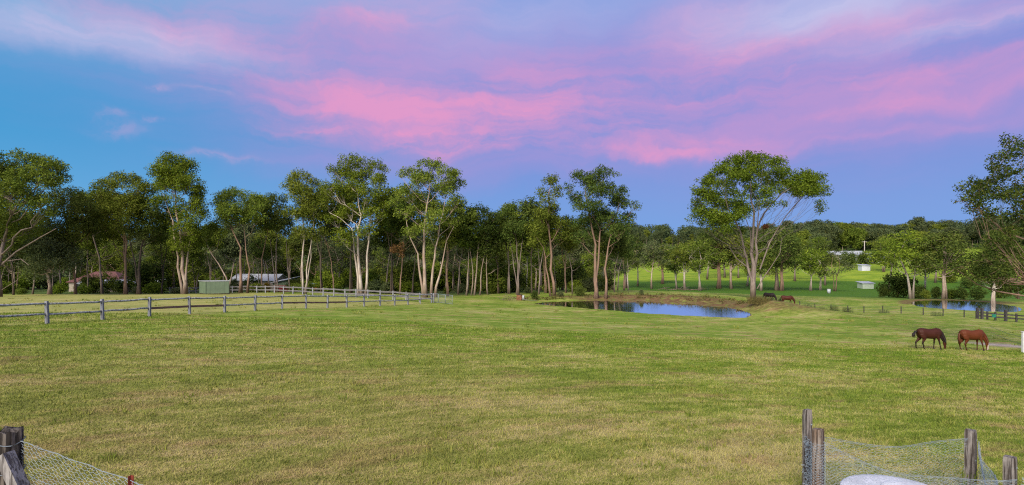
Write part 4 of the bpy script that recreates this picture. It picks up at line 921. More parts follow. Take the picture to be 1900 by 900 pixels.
# tuft of tall weeds at the grey post
def weed(label, p, n, h_, spread, leafm='bright', name='grass_tuft', wdt=.006, group=None):
    rs = np.random.RandomState(int(abs(p.x * 100)) % 9999); V = []
    for k in range(n):
        a = rs.rand() * 6.28; r = spread * rs.rand() ** .5; bx_, by_ = r * math.cos(a), r * math.sin(a); hh_ = h_ * (.45 + .6 * rs.rand()); la_ = rs.rand() * 6.28; le = hh_ * .55 * rs.rand()
        m_ = (bx_ + math.cos(la_) * le * .3, by_ + math.sin(la_) * le * .3, hh_ * .55); e_ = (bx_ + math.cos(la_) * le, by_ + math.sin(la_) * le, hh_ * (.75 + .25 * rs.rand()))
        ca, sa = math.cos(la_ + 1.57) * wdt, math.sin(la_ + 1.57) * wdt
        V += [(bx_ - ca, by_ - sa, -.03), (bx_ + ca, by_ + sa, -.03), m_, (m_[0] - ca, m_[1] - sa, m_[2]), (m_[0] + ca, m_[1] + sa, m_[2]), e_]
    o = obj(name, np_mesh(name, np.array(V), 3, np.repeat(rs.rand(n), 2)), LEAF[leafm], None, p); tag(o, label, 'plant', group); return o
weed('tall green weeds growing at the foot of the grey post', PC + Vector((-.12, -.08, 0)), 46, .42, .13)
weed('tuft of rank grass beside the tall thin post', PA + Vector((.1, .1, 0)), 30, .22, .12, 'reed')

# big strainer post bottom left with strut, wires, netting and star picket
SP = Vector(((17 - 950) / F * 5.5, 5.5, H(-4.9, 5.5))); top = CAMZ + (HY - 792) / F * 5.5 - SP.z
t = thing('strainer_post', 'thick round split strainer post at the bottom left corner', 'post', SP)
b = MB(); nS = 22; rs = np.random.RandomState(3); vs = []
lv = [-.3, .2, .6, 1.0, top - .25, top - .03]
prf = [.112 * (1 + .05 * math.sin(k * 2.1) + rs.randn() * .018) for k in range(nS)]
for z in lv:
    for k in range(nS): vs.append((prf[k] * math.cos(2 * PI * k / nS), prf[k] * math.sin(2 * PI * k / nS), z + (rs.randn() * .012 if z == lv[-1] else 0)))
for k in range(nS): vs.append((prf[k] * .62 * math.cos(2 * PI * k / nS), prf[k] * .62 * math.sin(2 * PI * k / nS), top - .05 + rs.randn() * .012))
vs.append((0, 0, top - .075))
fs = [(j * nS + k, j * nS + (k + 1) % nS, (j + 1) * nS + (k + 1) % nS, (j + 1) * nS + k) for j in range(len(lv)) for k in range(nS)] + [(len(lv) * nS + k, len(lv) * nS + (k + 1) % nS, (len(lv) + 1) * nS) for k in range(nS)]
b.add(vs, fs, True); obj('shaft', b.mesh('shaft'), wood_mat('strainer_wood', (.05, .043, .037), (.15, .13, .11), (.008, .006, .005), sc=1.1), t)
b = MB(); a_ = Vector((.09, -.15, CAMZ + (HY - 843) / F * 5.35 - SP.z)); e_ = Vector((.95, -.22, -.25)); q_ = (e_ - a_).to_track_quat('Z', 'Y').to_matrix()
b.box((a_ + e_) / 2, (.12, .10, (e_ - a_).length), q_, .008)
obj('strut', b.mesh('strut'), wood_mat('strut_wood', (.20, .19, .18), (.36, .34, .32), (.06, .05, .045)), t)
for k, z in enumerate((top - .14, top - .42, top - .60, top - .86)):
    b = MB(); b.tube([(math.cos(x_) * .12, math.sin(x_) * .12, z + .02 * math.sin(x_ * 2)) for x_ in np.linspace(0, 6.28, 18)], .0045, 4, False); obj('tie_wire', b.mesh('tie_wire'), WIRE, t)
K1 = Vector(((243 - 950) / F * 4.55, 4.55, 0)); K1.z = H(K1.x, K1.y); kt = CAMZ + (HY - 882) / F * 4.55 - K1.z
sp = thing('star_picket', 'rusty red steel star picket at the bottom edge of the left netting', 'picket', K1)
b = MB()
for a in (0, 2.09, 4.18): b.box((math.cos(a) * .011, math.sin(a) * .011, kt / 2 - .1), (.022, .004, kt + .2), Matrix.Rotation(a, 3, 'Z'))
obj('shaft', b.mesh('shaft'), plain('rusty_steel', (.16, .025, .015), .8, var=.3, scale=20), sp)
nt = thing('wire_netting_fence', 'fine wire netting fence running from the strainer post to the star picket', 'fence', SP)
def lf(u, v):
    a = SP + Vector((.11, 0, 0)); e = K1 + (K1 - a) * .35; p = a.lerp(e, u); tz = (SP.z + top - .135) * (1 - u) + (K1.z + kt - .01 - .03) * u; tz = SP.z + top - .135 + (K1.z + kt - .04 - (SP.z + top - .135)) * u / .74
    zb = H(p.x, p.y) + .02; return Vector((p.x, p.y, zb + (tz - zb) * v)) - SP
obj('mesh_wire', hexnet(lf, 56, 27, .0013, .003, 3), MESHW, nt)
for v, nm in ((1.0, 'top_wire'), (.80, 'line_wire'), (.60, 'line_wire'), (.42, 'line_wire')):
    b = MB(); b.tube([lf(k / 14, v) + Vector((0, -.006, .01 * math.sin(k * 2.1))) for k in range(15)], .0032 if v == 1 else .0024, 5, False); obj(nm, b.mesh(nm), WIRE, nt)
b = MB(); pts_ = [lf(.02 + .9 * k / 60, .74 - .3 * k / 60) + Vector((0, -.01, .02 * math.sin(k * .9))) for k in range(20)]; b.tube(pts_, .003, 4, False); obj('loose_wire', b.mesh('loose_wire'), WIRE, nt)

# ------------------------------------------------------------------ buildings
def paint(name, col, rough=.6, corr=0.0): return plain(name, col, rough, .3, .10, 1.3)
M_GREEN = plain('shed_green', (.10, .14, .085), .65, var=.12, scale=1.5); M_DGREEN = plain('trim_green', (.035, .06, .035), .6); M_WHITE = plain('roof_white', (.38, .40, .42), .5, var=.08); M_ROOFG = plain('roof_grey', (.34, .36, .36), .5)
M_RED = plain('red_wall', (.20, .012, .014), .6); M_TILE = plain('roof_tile_red', (.13, .055, .048), .8, var=.25, scale=4); M_CREAM = plain('cream_wall', (.30, .26, .21), .8); M_GLASS = plain('window_glass', (.03, .04, .05), .1, .6, .1); M_TIMB = plain('dark_timber', (.05, .035, .025), .8)
# green garden shed
sh0 = G(395, 95); shed = thing('green_shed', 'pale green metal shed with flat grey roof by the far fence', 'shed', sh0, 0)
ppm = F / 95; W_ = 52 / ppm; Hs = 24 / ppm
cx0 = -27 / ppm
M2 = Matrix.Rotation(math.radians(-33), 3, 'Z')
ca, cb_, cc = Vector((-2.55, .55, 0)), Vector((-.75, -.75, 0)), Vector((2.55, .35, 0))      # corners seen: left, front, right
cd = ca + cc - cb_
def wall_panels(parent, p, q, h0, h1, n, mat, name='wall_panel', out=.0):
    me = None
    for k in range(n):
        a = p.lerp(q, k / n); e = p.lerp(q, (k + 1) / n); ha = h0 + (h1 - h0) * k / n; he = h0 + (h1 - h0) * (k + 1) / n
        d_ = (e - a).normalized(); nn_ = Vector((d_.y, -d_.x, 0)) * .03; g_ = d_ * .004
        b = MB(); vs = [a + g_, e - g_, e - g_ + Vector((0, 0, he)), a + g_ + Vector((0, 0, ha))]
        vs = [v for v in vs] + [v + nn_ * (1 if k % 2 else .7) for v in vs]
        b.add(vs, [(3, 2, 1, 0), (4, 5, 6, 7), (0, 1, 5, 4), (1, 2, 6, 5), (2, 3, 7, 6), (3, 0, 4, 7)]); obj(name, b.mesh(name), mat, parent)
base_z = .18
for (p, q, n) in ((ca, cb_, 3), (cb_, cc, 5), (cc, cd, 3), (cd, ca, 5)):
    wall_panels(shed, p + Vector((0, 0, base_z)), q + Vector((0, 0, base_z)), 1.98, 1.98, n, M_GREEN)
for p in (ca, cb_, cc, cd):
    b = MB(); b.box(p + Vector((0, 0, 1.1)), (.09, .09, 2.1)); obj('corner_post', b.mesh('corner_post'), M_DGREEN, shed)
b = MB(); ov = 1.09; cen = (ca + cc) / 2
rf = [cen + (p - cen) * ov for p in (ca, cb_, cc, cd)]; b.add([v + Vector((0, 0, 2.19)) for v in rf] + [v + Vector((0, 0, 2.29)) for v in rf], [(3, 2, 1, 0), (4, 5, 6, 7), (0, 1, 5, 4), (1, 2, 6, 5), (2, 3, 7, 6), (3, 0, 4, 7)]); obj('roof', b.mesh('roof'), M_ROOFG, shed)
b = MB()
for p, q in ((ca, cb_), (cb_, cc)): b.tube([p + Vector((0, 0, .1)), q + Vector((0, 0, .1))], .05, 4)
obj('skid', b.mesh('skid'), M_TIMB, shed)

def gable(name, label, loc, L, Wd, hw, hr, wmat, rmat, rz=0, wins=(), doors=(), over=.4, hip=0.0, lower=None, posts=()):
    t = thing(name, label, 'building' if L > 6 else 'shed', loc, rz)
    if loc.y > 300: t.scale = (VS,) * 3
    b = MB(); l, wq = L / 2, Wd / 2
    b.add([(-l, -wq, -.4), (l, -wq, -.4), (l, wq, -.4), (-l, wq, -.4), (-l, -wq, hw), (l, -wq, hw), (l, wq, hw), (-l, wq, hw), (-l + hip, 0, hr - .1 if not hip else hw), (l - hip, 0, hr - .1 if not hip else hw)],
          [(0, 1, 5, 4), (2, 3, 7, 6), (1, 2, 6, 9, 5), (3, 0, 4, 8, 7)]); obj('wall', b.mesh('wall'), wmat, t)
    b = MB(); o = over; hz_ = hw - .12; th = .09
    R1 = [(-l - o, -wq - o, hz_), (l + o, -wq - o, hz_), (l + o - hip, 0, hr), (-l - o + hip, 0, hr), (-l - o, wq + o, hz_), (l + o, wq + o, hz_)]
    fs = [(0, 1, 2, 3), (3, 2, 5, 4)] + ([(1, 5, 2), (4, 0, 3)] if hip else [])
    vs = R1 + [(x, y, z + th) for x, y, z in R1]; f2 = [tuple(i + 6 for i in f) for f in fs] + [f[::-1] for f in fs] + [(0, 1, 7, 6), (5, 4, 10, 11), (1, 2, 8, 7), (2, 5, 11, 8), (0, 3, 9, 6), (3, 4, 10, 9)]
    b.add(vs, f2); r = obj('roof', b.mesh('roof'), rmat, t)
    for (x, z, w_, h_) in wins:
        b = MB(); b.box((x, -wq - .03, z), (w_ + .14, .06, h_ + .14)); fr = obj('window', b.mesh('window'), M_WHITE, t); b = MB(); b.box((x, -wq - .065, z), (w_, .02, h_)); obj('pane', b.mesh('pane'), M_GLASS, fr)
    for (x, w_, h_, m_) in doors:
        b = MB(); b.box((x, -wq - .035, h_ / 2), (w_, .07, h_)); obj('door', b.mesh('door'), m_, t)
    return t
gable('red_roofed_house', 'low house with red tiled hip roof and pale verandah behind the left trees', G(196, 128), 10.5, 8, 2.4, 4.4, M_CREAM, M_TILE, .12, wins=((-3, 1.4, 1.4, 1), (3, 1.4, 1.6, 1), (0, 1.4, 1.2, 1)), doors=((1.6, .9, 2, M_TIMB),), hip=3.6)
hs = G(206, 123); vr = thing('verandah_awning', 'long white awning in front of the red roofed house', 'awning', hs)
b = MB(); b.add([(-7, -1.2, 1.9), (7.2, -1.2, 2.0), (7.2, 1.6, 2.7), (-7, 1.6, 2.6), (-7, -1.2, 1.97), (7.2, -1.2, 2.07), (7.2, 1.6, 2.77), (-7, 1.6, 2.67)], [(3, 2, 1, 0), (4, 5, 6, 7), (0, 1, 5, 4), (1, 2, 6, 5), (2, 3, 7, 6), (3, 0, 4, 7)]); obj('canopy', b.mesh('canopy'), M_WHITE, vr)
for x in (-6.6, -3.3, 0, 3.3, 6.8):
    b = MB(); b.box((x, -1.0, .95), (.1, .1, 2.0)); obj('post', b.mesh('post'), M_TIMB, vr)
gable('long_white_shed', 'long low white roofed shed seen through the trees left of the green shed', G(330, 150), 11, 5, 1.6, 2.5, M_CREAM, M_WHITE, .05)
gable('white_roofed_house', 'white roofed house behind the dark trees right of the green shed', G(482, 150), 12, 7, 2.4, 3.9, M_CREAM, M_WHITE, -.1, wins=((-3, 1.4, 1.2, 1), (2, 1.4, 1.2, 1)))
fs_ = G(523, 128); t = thing('red_and_green_shed', 'farm shed with white roof and green gable over dark red doors', 'shed', fs_, 0)
b = MB(); b.add([(-2.0, 0, -.3), (1.9, 0, -.3), (1.9, 0, 2.75), (-2.0, 0, 2.0), (-2.0, 5, -.3), (1.9, 5, -.3), (1.9, 5, 2.75), (-2.0, 5, 2.0)], [(3, 2, 1, 0), (4, 5, 6, 7), (0, 1, 5, 4), (1, 2, 6, 5), (3, 0, 4, 7)][0:5]); obj('wall', b.mesh('wall'), M_GREEN, t)
b = MB(); b.add([(-2.4, -.4, 2.0), (2.2, -.4, 2.9), (2.2, 5.3, 3.2), (-2.4, 5.3, 2.3), (-2.4, -.4, 2.1), (2.2, -.4, 3.0), (2.2, 5.3, 3.3), (-2.4, 5.3, 2.4)], [(3, 2, 1, 0), (4, 5, 6, 7), (0, 1, 5, 4), (1, 2, 6, 5), (2, 3, 7, 6), (3, 0, 4, 7)]); obj('roof', b.mesh('roof'), M_WHITE, t)
b = MB(); b.box((0, -.06, 1.42), (3.8, .1, .10)); obj('lintel', b.mesh('lintel'), plain('pink_lintel', (.45, .25, .22)), t)
for x in (-1.25, 0, 1.25):
    b = MB(); b.box((x, -.05, .62), (1.2, .08, 1.42)); obj('door', b.mesh('door'), M_RED, t)
tk = thing('water_tank', 'dark green round water tank right of the red shed', 'tank', G(572, 126)); b = MB(); b.tube([(0, 0, -.2), (0, 0, 2.0)], .85, 20); obj('barrel', b.mesh('barrel'), plain('tank_green', (.03, .085, .06), .5), tk)
b = MB(); b.tube([(0, 0, 2.0), (0, 0, 2.25)], [.87, .2], 20); obj('cone_top', b.mesh('cone_top'), plain('tank_green_top', (.04, .10, .07), .5), tk)
# small tractor
tr = thing('tractor', 'small red tractor with pale canopy parked behind the far fence', 'tractor', G(584, 118), -.3)
b = MB(); b.box((.5, 0, .75), (1.1, .6, .5)); b.box((-.25, 0, .65), (.6, .8, .4)); obj('body', b.mesh('body'), plain('tractor_red', (.35, .03, .015), .4), tr)
for x, r in ((-.45, .52), (.85, .32)):
    for y in (-.45, .45):
        b = MB(); b.tube([(x, y - .1, r), (x, y + .1, r)], r, 16); obj('wheel', b.mesh('wheel'), plain('tyre', (.03, .03, .03), .9), tr)
b = MB(); b.box((-.25, 0, 1.75), (1.1, .9, .10)); obj('canopy', b.mesh('canopy'), plain('canopy_blue', (.35, .45, .62), .5), tr)
b = MB(); [b.tube([(x, y, .8), (x, y, 1.72)], .025, 5) for x in (-.65, .15) for y in (-.38, .38)]; obj('canopy_frame', b.mesh('canopy_frame'), WIRE_D, tr)
b = MB(); b.box((-.35, 0, .98), (.4, .45, .1)); b.box((-.53, 0, 1.15), (.08, .45, .35)); obj('seat', b.mesh('seat'), M_TIMB, tr)
tl = thing('trailer', 'small green box trailer parked right of the red tractor', 'trailer', G(607, 117)); b = MB(); b.box((0, 0, .62), (2.0, 1.2, .08)); b.box((0, -.58, .85), (2, .05, .42)); b.box((0, .58, .85), (2, .05, .42)); b.box((-.98, 0, .85), (.05, 1.1, .42)); b.box((.98, 0, .85), (.05, 1.1, .42)); obj('tray', b.mesh('tray'), M_GREEN, tl)
for y in (-.66, .66):
    b = MB(); b.tube([(0, y - .08, .3), (0, y + .08, .3)], .3, 14); obj('wheel', b.mesh('wheel'), M_TIMB, tl)
b = MB(); b.tube([(-1, 0, .6), (-1.8, 0, .45)], .04, 5); obj('drawbar', b.mesh('drawbar'), WIRE_D, tl)
put('bush', 495, 118, 1.9, 'dark', 'yellow', 'yellow flowering shrub left of the red shed', None, 'shrub', cat='shrub', wide=.9)

# right side buildings
gable('white_farmhouse', 'white roofed farmhouse with small gable on the far slope', G(1592, 262 * VS), 13, 8, 2.2, 3.9, plain('white_wall', (.40, .39, .41), .7, var=.08), M_WHITE, .05, wins=((-5, 1.4, 1.4, 1.2), (0, 1.4, 1.4, 1.2)), doors=((4, 1, 2, M_TIMB),))
gable('white_outbuilding', 'narrow white gabled building at the right end of the farmhouse', G(1622, 256 * VS), 5, 6, 2.6, 4.2, plain('white_wall2', (.60, .59, .60), .7, var=.08), M_WHITE, PI / 2, wins=())
gable('pale_long_shed', 'long pale roofed shed half hidden behind the farmhouse', G(1565, 280 * VS), 18, 8, 2.6, 4.4, M_CREAM, M_ROOFG, .05)
gable('far_white_shed', 'white shed glimpsed left of the dome gum trunk', G(1377, 240 * VS), 6.5, 5, 2.6, 4.0, M_CREAM, M_WHITE, .1, wins=((0, 1.3, 1.2, .9),))
def shelter(label, px, d, w_, h_, m, rm):
    t = thing('animal_shelter', label, 'shelter', G(px, d * VS)); t.scale = (VS,) * 3; wall_panels(t, Vector((-w_ / 2, 0, -.1)), Vector((w_ / 2, 0, -.1)), h_, h_, 4, m); wall_panels(t, Vector((w_ / 2, 0, -.1)), Vector((w_ / 2, 2.4, -.1)), h_, h_ + .3, 2, m)
    wall_panels(t, Vector((-w_ / 2, 2.4, -.1)), Vector((-w_ / 2, 0, -.1)), h_ + .3, h_, 2, m)
    b = MB(); l = w_ / 2 + .3; b.add([(-l, -.3, h_), (l, -.3, h_), (l, 2.7, h_ + .35), (-l, 2.7, h_ + .35), (-l, -.3, h_ + .1), (l, -.3, h_ + .1), (l, 2.7, h_ + .45), (-l, 2.7, h_ + .45)], [(3, 2, 1, 0), (4, 5, 6, 7), (0, 1, 5, 4), (1, 2, 6, 5), (2, 3, 7, 6), (3, 0, 4, 7)]); obj('roof', b.mesh('roof'), rm, t)
shelter('small pale green animal shelter with white roof on the lush flat', 1611, 150, 2.9, 1.45, plain('pale_green', (.34, .40, .30), .7, var=.08), M_WHITE)
shelter('small grey animal shelter below the white farmhouse', 1607, 206, 3.0, 1.9, plain('pale_grey', (.50, .52, .56), .7, var=.08), M_WHITE)
up = thing('utility_pole', 'timber power pole on the far slope above the farmhouse', 'utility pole', G(1604, 275 * VS)); hh_ = h_to(1604, 275 * VS, 447)
b = MB(); b.tube([(0, 0, -.3), (0, 0, hh_)], [.36, .26], 8); obj('shaft', b.mesh('shaft'), plain('pole_wood', (.42, .38, .34), .8), up); b = MB(); b.box((0, 0, hh_ - .8), (4.2, .3, .35)); obj('cross_arm', b.mesh('cross_arm'), M_CREAM, up)
b = MB(); [b.tube([(x, 0, hh_ - .7), (x, 0, hh_ - .4)], .08, 6) for x in (-1.9, -.7, .7, 1.9)]; obj('insulators', b.mesh('insulators'), M_WHITE, up)
# the orange pump by the pond, debris heap beside it
pg = thing('water_pump', 'orange boxed water pump with white tank on the pond bank', 'pump', G(966, 88), -.2)
b = MB(); b.box((-.18, 0, .42), (.78, .7, .8), jit=.02); obj('housing', b.mesh('housing'), plain('orange_housing', (.19, .075, .03), .6), pg)
b = MB(); b.box((-.18, 0, .86), (.86, .78, .06)); obj('lid', b.mesh('lid'), M_TIMB, pg); b = MB(); b.tube([(.42, -.05, .1), (.42, -.05, .78)], .17, 12); obj('pressure_tank', b.mesh('pressure_tank'), M_WHITE, pg)
b = MB(); b.tube([(.42, -.05, .12), (.7, 0, .1), (1.2, .1, .02), (2.5, .5, 0)], .04, 6); obj('hose', b.mesh('hose'), WIRE_D, pg)
b = MB(); rs = np.random.RandomState(8)
for k in range(46):
    p = Vector((rs.randn() * .7, rs.randn() * .3, abs(rs.randn()) * .2)); q = p + Vector((rs.randn() * .5, rs.randn() * .3, abs(rs.randn()) * .35)); b.tube([p, q], .022, 3)
o = obj('brushwood_heap', b.mesh('brushwood_heap'), BARK['grey'], None, G(945, 87)); tag(o, 'heap of grey dead sticks left of the orange pump', 'sticks')
dr = thing('drum', 'small white drum standing alone on the lush flat', 'drum', G(1538, 200)); dr.scale = (VS,) * 3; b = MB(); b.tube([(0, 0, 0), (0, 0, .85)], .33, 14); obj('barrel', b.mesh('barrel'), M_WHITE, dr); b = MB(); b.tube([(0, 0, .85), (0, 0, .9)], .35, 14); obj('lid', b.mesh('lid'), M_CREAM, dr)
# hanging dead cluster in the tall gum and in the dome tree
def deadleaf(label, px, py, d, r):
    p = S(px, py, d); rs = np.random.RandomState(int(px)); V, T = leaves_np([(rs.randn() * r * .5, rs.randn() * r * .4, rs.randn() * r * .5, r * .4, r * .4, r * .35, 70, .5) for _ in range(7)], .3, rs)
    o = obj('dead_foliage', np_mesh('dead_foliage', V, 3, T), LEAF['rust'], None, p); tag(o, label, 'dead leaves')
deadleaf('rust brown dead foliage hanging in the wood left of the orange streaked gum', 742, 463, 96, .95)
deadleaf('small brown dead clump hanging on the right side of the dome gum', 1420, 422, 91, .45)

# bank vegetation: bushes on the pond bank, weeds on the wire fence line
for px, d, h_, lab in [(992, 90, 1.3, 'dark shrub on the bank right of the orange pump'), (1075, 95, 1.5, 'dark shrub on the bank below the slender trees'), (1040, 94, .8, 'low shrub on the left part of the pond bank'), (1190, 95, .9, 'low green shrub on the middle of the far bank'),
                       (1395 + 36, 96, .7, 'low scrub between the dome gum and the black horse'), (1447, 96, .8, 'dark scrub in front of the small black horse')]:
    put('bush', px, d, h_, 'dark', 'dark' if h_ > .95 else 'grey', lab, None, 'bush', cat='bush')
FW = [(1500, 87, 1.1, 'dark grey weed clump at the left end of the wire fence'), (1527, 87, .8, 'second grey weed clump along the wire fence'), (1547, 86.5, 1.2, 'third taller grey weed clump along the wire fence'), (1573, 86, 1.0, 'fourth grey weed clump along the wire fence'), (1640, 83, .7, 'small weed clump at mid length of the wire fence'), (1738, 78, .8, 'weed clump near the right end of the wire fence')]
for px, d, h_, lab in FW:
    weed(lab, G(px, d), 260, h_, .75, 'grey', 'weed_clump', .012)
o = obj('grass_tufts', np_mesh('grass_tufts', TUFT_V, 3, TUFT_T), LEAF['tuft']); tag(o, 'scattered darker and paler tufts standing out of the mown grass', 'grass', kind='stuff')
rs = np.random.RandomState(31); cl = []
for k in range(420):
    i = rs.randint(len(POND1)); p = POND1[i] * (1 - (u := rs.rand())) + POND1[(i + 1) % len(POND1)] * u; cxy = POND1.mean(0)
    if p[1] + p[0] * .35 < 90 : continue
    nrm = p - cxy; nrm /= np.linalg.norm(nrm); q = p + nrm * (1.3 + 4.5 * rs.rand()); z = H(q[0], q[1]); h_ = .10 + .16 * rs.rand()
    cl.append((q[0], q[1], z + h_ * .5, .35, .3, h_, 26, .4 + rs.randn() * .2))
V, T = leaves_np(cl, .2, rs); o = obj('bank_weeds', np_mesh('bank_weeds', V, 3, T), LEAF['reed']); tag(o, 'rough brown and green weeds covering the far pond bank', 'weeds', kind='stuff')
weed('rounded clump of yellow green rushes on the mound beside the pond', G(1408, 75.5, .0), 900, 1.1, 1.5, 'reed', 'rush_clump', .02)
# fallen branches on the flat
for px, d, lab, sc in ((1258, 122, 'grey fallen branches left of the leaning white stemmed tree', 1.0),):
    b = MB(); rs = np.random.RandomState(5)
    for k in range(24):
        p = Vector((rs.randn() * 2.2, rs.randn() * .6, .1)); q = p + Vector((rs.randn() * 1.5, rs.randn() * .5, abs(rs.randn()) * .5)); b.tube([p, (p + q) / 2 + Vector((0, 0, .1)), q], [.06, .05, .02], 4)
    o = obj('fallen_branches', b.mesh('fallen_branches'), BARK['grey'], None, G(px, d * VS)); o.scale = (VS,) * 3; tag(o, lab, 'branches')

# ------------------------------------------------------------------ horses
def loft(b, secs, n=14):
    """secs: (x,y,z, ry, rz, tilt) rings in the plane across the path"""
    vs = []; m = len(secs)
    for i, (x, y, z, ry, rz) in enumerate(secs):
        a, e = secs[max(0, i - 1)], secs[min(m - 1, i + 1)]; d_ = (Vector(e[:3]) - Vector(a[:3])).normalized(); sd = Vector((0, 1, 0)); up_ = d_.cross(sd).normalized() * -1
        if abs(d_.y) > .9: up_ = Vector((0, 0, 1))
        for k in range(n):
            an = 2 * PI * k / n; vs.append(Vector((x, y, z)) + sd * math.cos(an) * ry + up_ * math.sin(an) * rz)
    fs = [(i * n + k, i * n + (k + 1) % n, (i + 1) * n + (k + 1) % n, (i + 1) * n + k) for i in range(m - 1) for k in range(n)]
    fs += [tuple(range(n))[::-1], tuple((m - 1) * n + k for k in range(n))]
    b.add(vs, fs, True)
def horse_mesh(name, legs, headx=1.42, headyaw=0.0, coat=(.1, .03, .01), low=(.02, .01, .01), white=False, dark=None, neckside=0.0):
    """legs: four (x offset of hoof) for hind left, hind right, fore left, fore right; horse faces +x, withers 1.55"""
    b = MB()
    loft(b, [(-.86, 0, 1.16, .10, .14), (-.80, 0, 1.18, .22, .28), (-.62, 0, 1.20, .285, .34), (-.38, 0, 1.18, .275, .34), (-.1, 0, 1.12, .285, .345), (.2, 0, 1.11, .29, .36), (.45, 0, 1.15, .255, .37), (.64, 0, 1.15, .21, .33), (.78, 0, 1.12, .15, .24), (.84, 0, 1.1, .08, .13)], 16)
    ns = neckside
    loft(b, [(.42, 0, 1.30, .14, .25), (.66, 0, 1.24, .135, .28), (.88, ns * .2, 1.04, .11, .225), (1.05, ns * .5, .80, .095, .175), (1.15, ns * .8, .60, .085, .14), (1.17, ns, .50, .08, .12)], 12)
    loft(b, [(1.10, ns, .60, .075, .08), (1.155, ns, .52, .095, .125), (1.17, ns, .40, .085, .125), (1.18, ns, .26, .062, .088), (1.185, ns, .13, .055, .072), (1.18, ns, .06, .052, .062), (1.175, ns, .03, .03, .035)], 12)
    for s in (-1, 1): loft(b, [(1.13, ns + s * .06, .60, .03, .022), (1.08, ns + s * .085, .68, .028, .014), (1.06, ns + s * .09, .73, .006, .005)], 6)
    for i, off in enumerate(legs[:2]):
        s = -1 if i else 1; y = s * .16; o = off
        loft(b, [(-.60, y * .95, 1.15, .14, .25), (-.56 + o * .1, y, .94, .135, .215), (-.54 + o * .35, y, .80, .10, .145), (-.66 + o * .6, y, .63, .062, .085), (-.76 + o * .8, y, .50, .05, .072), (-.73 + o * .9, y, .34, .037, .042), (-.71 + o, y, .17, .036, .04), (-.68 + o, y, .12, .042, .048), (-.65 + o, y, .07, .038, .042), (-.64 + o, y, .0, .058, .068)], 10)
    for i, off in enumerate(legs[2:]):
        s = -1 if i else 1; y = s * .14; o = off
        loft(b, [(.52, y * .9, 1.12, .12, .20), (.53, y, .92, .10, .145), (.54 + o * .25, y, .76, .068, .085), (.545 + o * .5, y, .56, .047, .052), (.55 + o * .6, y, .47, .05, .056), (.55 + o * .75, y, .32, .034, .037), (.55 + o * .95, y, .14, .036, .04), (.565 + o, y, .08, .038, .04), (.585 + o, y, 0, .056, .064)], 10)
    me = b.mesh(name + '_raw'); o = bpy.data.objects.new(name + '_tmp', me); COL.objects.link(o)
    md = o.modifiers.new('r', 'REMESH'); md.mode = 'VOXEL'; md.voxel_size = .022; md.use_smooth_shade = True
    sm = o.modifiers.new('s', 'SMOOTH'); sm.iterations = 5; sm.factor = .5
    dg = bpy.context.evaluated_depsgraph_get(); nm = bpy.data.meshes.new_from_object(o.evaluated_get(dg)); nm.name = name
    bpy.data.objects.remove(o)
    co = np.empty(len(nm.vertices) * 3, np.float32); nm.vertices.foreach_get('co', co); co = co.reshape(-1, 3)
    colr_ = np.tile(np.array(coat), (len(co), 1)); f_ = (1 - sstep(co[:, 2], .42, .78)) * (co[:, 0] < .95); colr_ = colr_ * (1 - f_[:, None]) + np.array(low) * f_[:, None]
    if dark is not None:
        g_ = sstep(co[:, 0] * .8 + (1.3 - co[:, 2]) * .4, .62, .85) * (co[:, 2] > .5); colr_ = colr_ * (1 - g_[:, None]) + np.array(dark) * g_[:, None]
    hd = (co[:, 0] > 1.0) & (co[:, 2] < .62)
    if white:
        wf = hd * sstep(co[:, 0], 1.17, 1.20) * sstep(-co[:, 2], -.56, -.5); wf = np.maximum(wf, hd * sstep(-co[:, 2], -.42, -.36) * sstep(co[:, 0], 1.12, 1.16)); colr_ = colr_ * (1 - wf[:, None]) + np.array((.5, .40, .36)) * wf[:, None]
    hoof = (co[:, 2] < .055) & (co[:, 0] < .95); colr_[hoof] = (.05, .04, .035)
    at = nm.attributes.new('coat', 'FLOAT_COLOR', 'POINT'); at.data.foreach_set('color', np.column_stack([colr_, np.ones(len(co))]).astype(np.float32).ravel())
    return nm
cm, t, out = new_mat('horse_coat'); a_ = attr(t, 'coat'); tc_ = t.node('ShaderNodeTexCoord'); nz_ = t.noise(tc_.outputs['Object'], 6, 4, .6); vv = t.m('ADD', .75, t.m('MULTIPLY', nz_, .5))
principled(t, out, t.mix(1.0, a_.outputs['Color'], t.comb(vv, vv, vv), 'MULTIPLY'), .6, .2, nz_, .1, .01)
HAIR = plain('horse_hair_dark', (.018, .012, .01), .6); HAIR2 = plain('horse_hair_chestnut', (.10, .03, .012), .6)
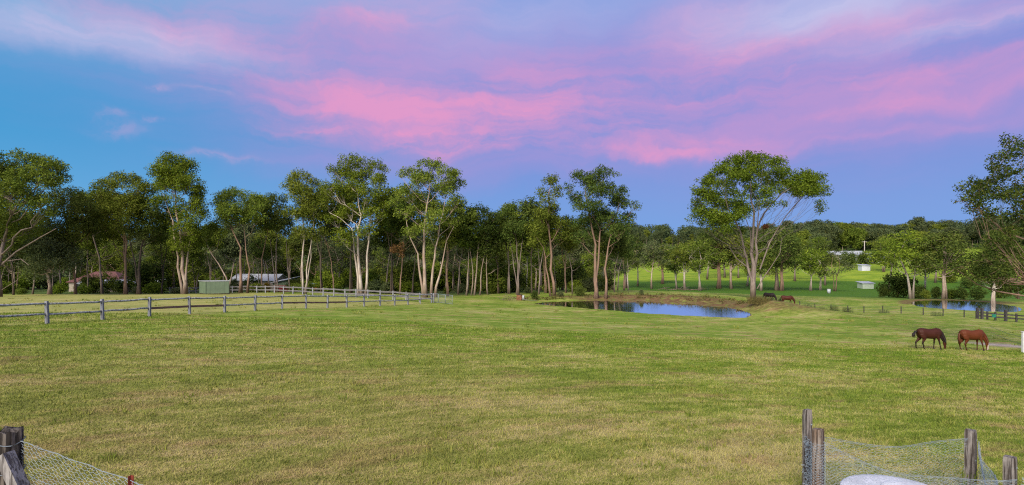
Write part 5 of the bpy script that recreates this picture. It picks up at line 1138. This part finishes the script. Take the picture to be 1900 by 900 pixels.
def horse(label, px, d, sc, me, hair, rz=0.0, swish=False, tail=True, ns=0.0):
    t = thing('horse', label, 'horse', G(px, d), rz); t.scale = (sc,) * 3
    obj('body', me, cm, t); b = MB()
    rs = np.random.RandomState(4)
    for k in range(26):        # mane strands along the crest
        u = k / 25; x = .50 + .62 * u ** .9; z = 1.53 - .12 * u - .70 * u * u; yy = ns * u * u + .02
        cxn = (.50 + .66 * u, yy, 1.555 - .18 * u - .72 * u * u); b.tube([cxn, (cxn[0] + .02, yy - .10, cxn[2] - .08), (cxn[0] - .01, yy - .14, cxn[2] - .24 - .05 * rs.rand())], [.022, .02, .004], 4)
    obj('mane', b.mesh('mane'), hair, t); b = MB()
    for k in range(16):
        if swish: b.tube([(-.84, 0, 1.30), (-1.0, .05 * rs.randn(), 1.32), (-1.12 - .06 * rs.rand(), .06 * rs.randn(), 1.12), (-1.2 + .1 * rs.randn(), .08 * rs.randn(), .82 + .1 * rs.rand())], [.035, .04, .03, .004], 5)
        else: b.tube([(-.84, 0, 1.30), (-.95, .03 * rs.randn(), 1.18), (-.96, .05 * rs.randn(), .85), (-.92 + .03 * rs.randn(), .05 * rs.randn(), .45 + .1 * rs.rand())], [.035, .04, .035, .004], 5)
    obj('tail', b.mesh('tail'), hair, t)
    b = MB(); [b.tube([(1.135, ns + s * .085, .50), (1.14, ns + s * .105, .50)], .018, 8) for s in (-1, 1)]; obj('eye', b.mesh('eye'), HAIR, t)
    b = MB(); [b.tube([(1.225, ns + s * .03, .10), (1.24, ns + s * .032, .10)], .012, 6) for s in (-1, 1)]; obj('nostril', b.mesh('nostril'), HAIR, t)
    return t
hm1 = horse_mesh('horse_bay', (-.14, .18, -.10, .20), coat=(.045, .012, .006), low=(.014, .008, .007), dark=(.018, .010, .009))
horse('dark bay grazing horse with black legs, the left of the near pair', 1724, 39.5, .98, hm1, HAIR, .06, True)
hm2 = horse_mesh('horse_chestnut', (-.02, .16, -.02, .22), coat=(.095, .024, .007), low=(.05, .015, .007), white=True)
horse('bright chestnut grazing horse with white face, the right of the near pair', 1803, 40.0, .98, hm2, HAIR2, .05, False)
hm3 = horse_mesh('horse_black', (-.1, .2, -.08, .16), coat=(.014, .008, .008), low=(.012, .01, .01))
horse('small looking nearly black horse grazing beside the dome gum trunk', 1427, 98, 1.0, hm3, HAIR, -.75)
hm4 = horse_mesh('horse_red', (-.1, .16, -.1, .12), coat=(.06, .014, .007), low=(.012, .008, .008))
horse('reddish brown horse grazing on the mound right of the black one', 1460, 95, 1.0, hm4, HAIR, -.35)


# every repeat of a short row gets a label that points to it alone
ORD = 'first second third fourth fifth sixth seventh eighth ninth tenth eleventh twelfth thirteenth fourteenth fifteenth sixteenth seventeenth eighteenth nineteenth twentieth'.split()
_rows = {}
for o in scene.objects:
    if o.get('group') and o.get('label') and o.parent is None: _rows.setdefault(o['group'], []).append(o)
for g_, os_ in _rows.items():
    if len(os_) > 20: continue
    os_.sort(key=lambda q: q.location.x / max(q.location.y, 1))
    for k, o in enumerate(os_):
        if len(os_) > 1: o['label'] = ORD[k] + ' from the left of the ' + g_
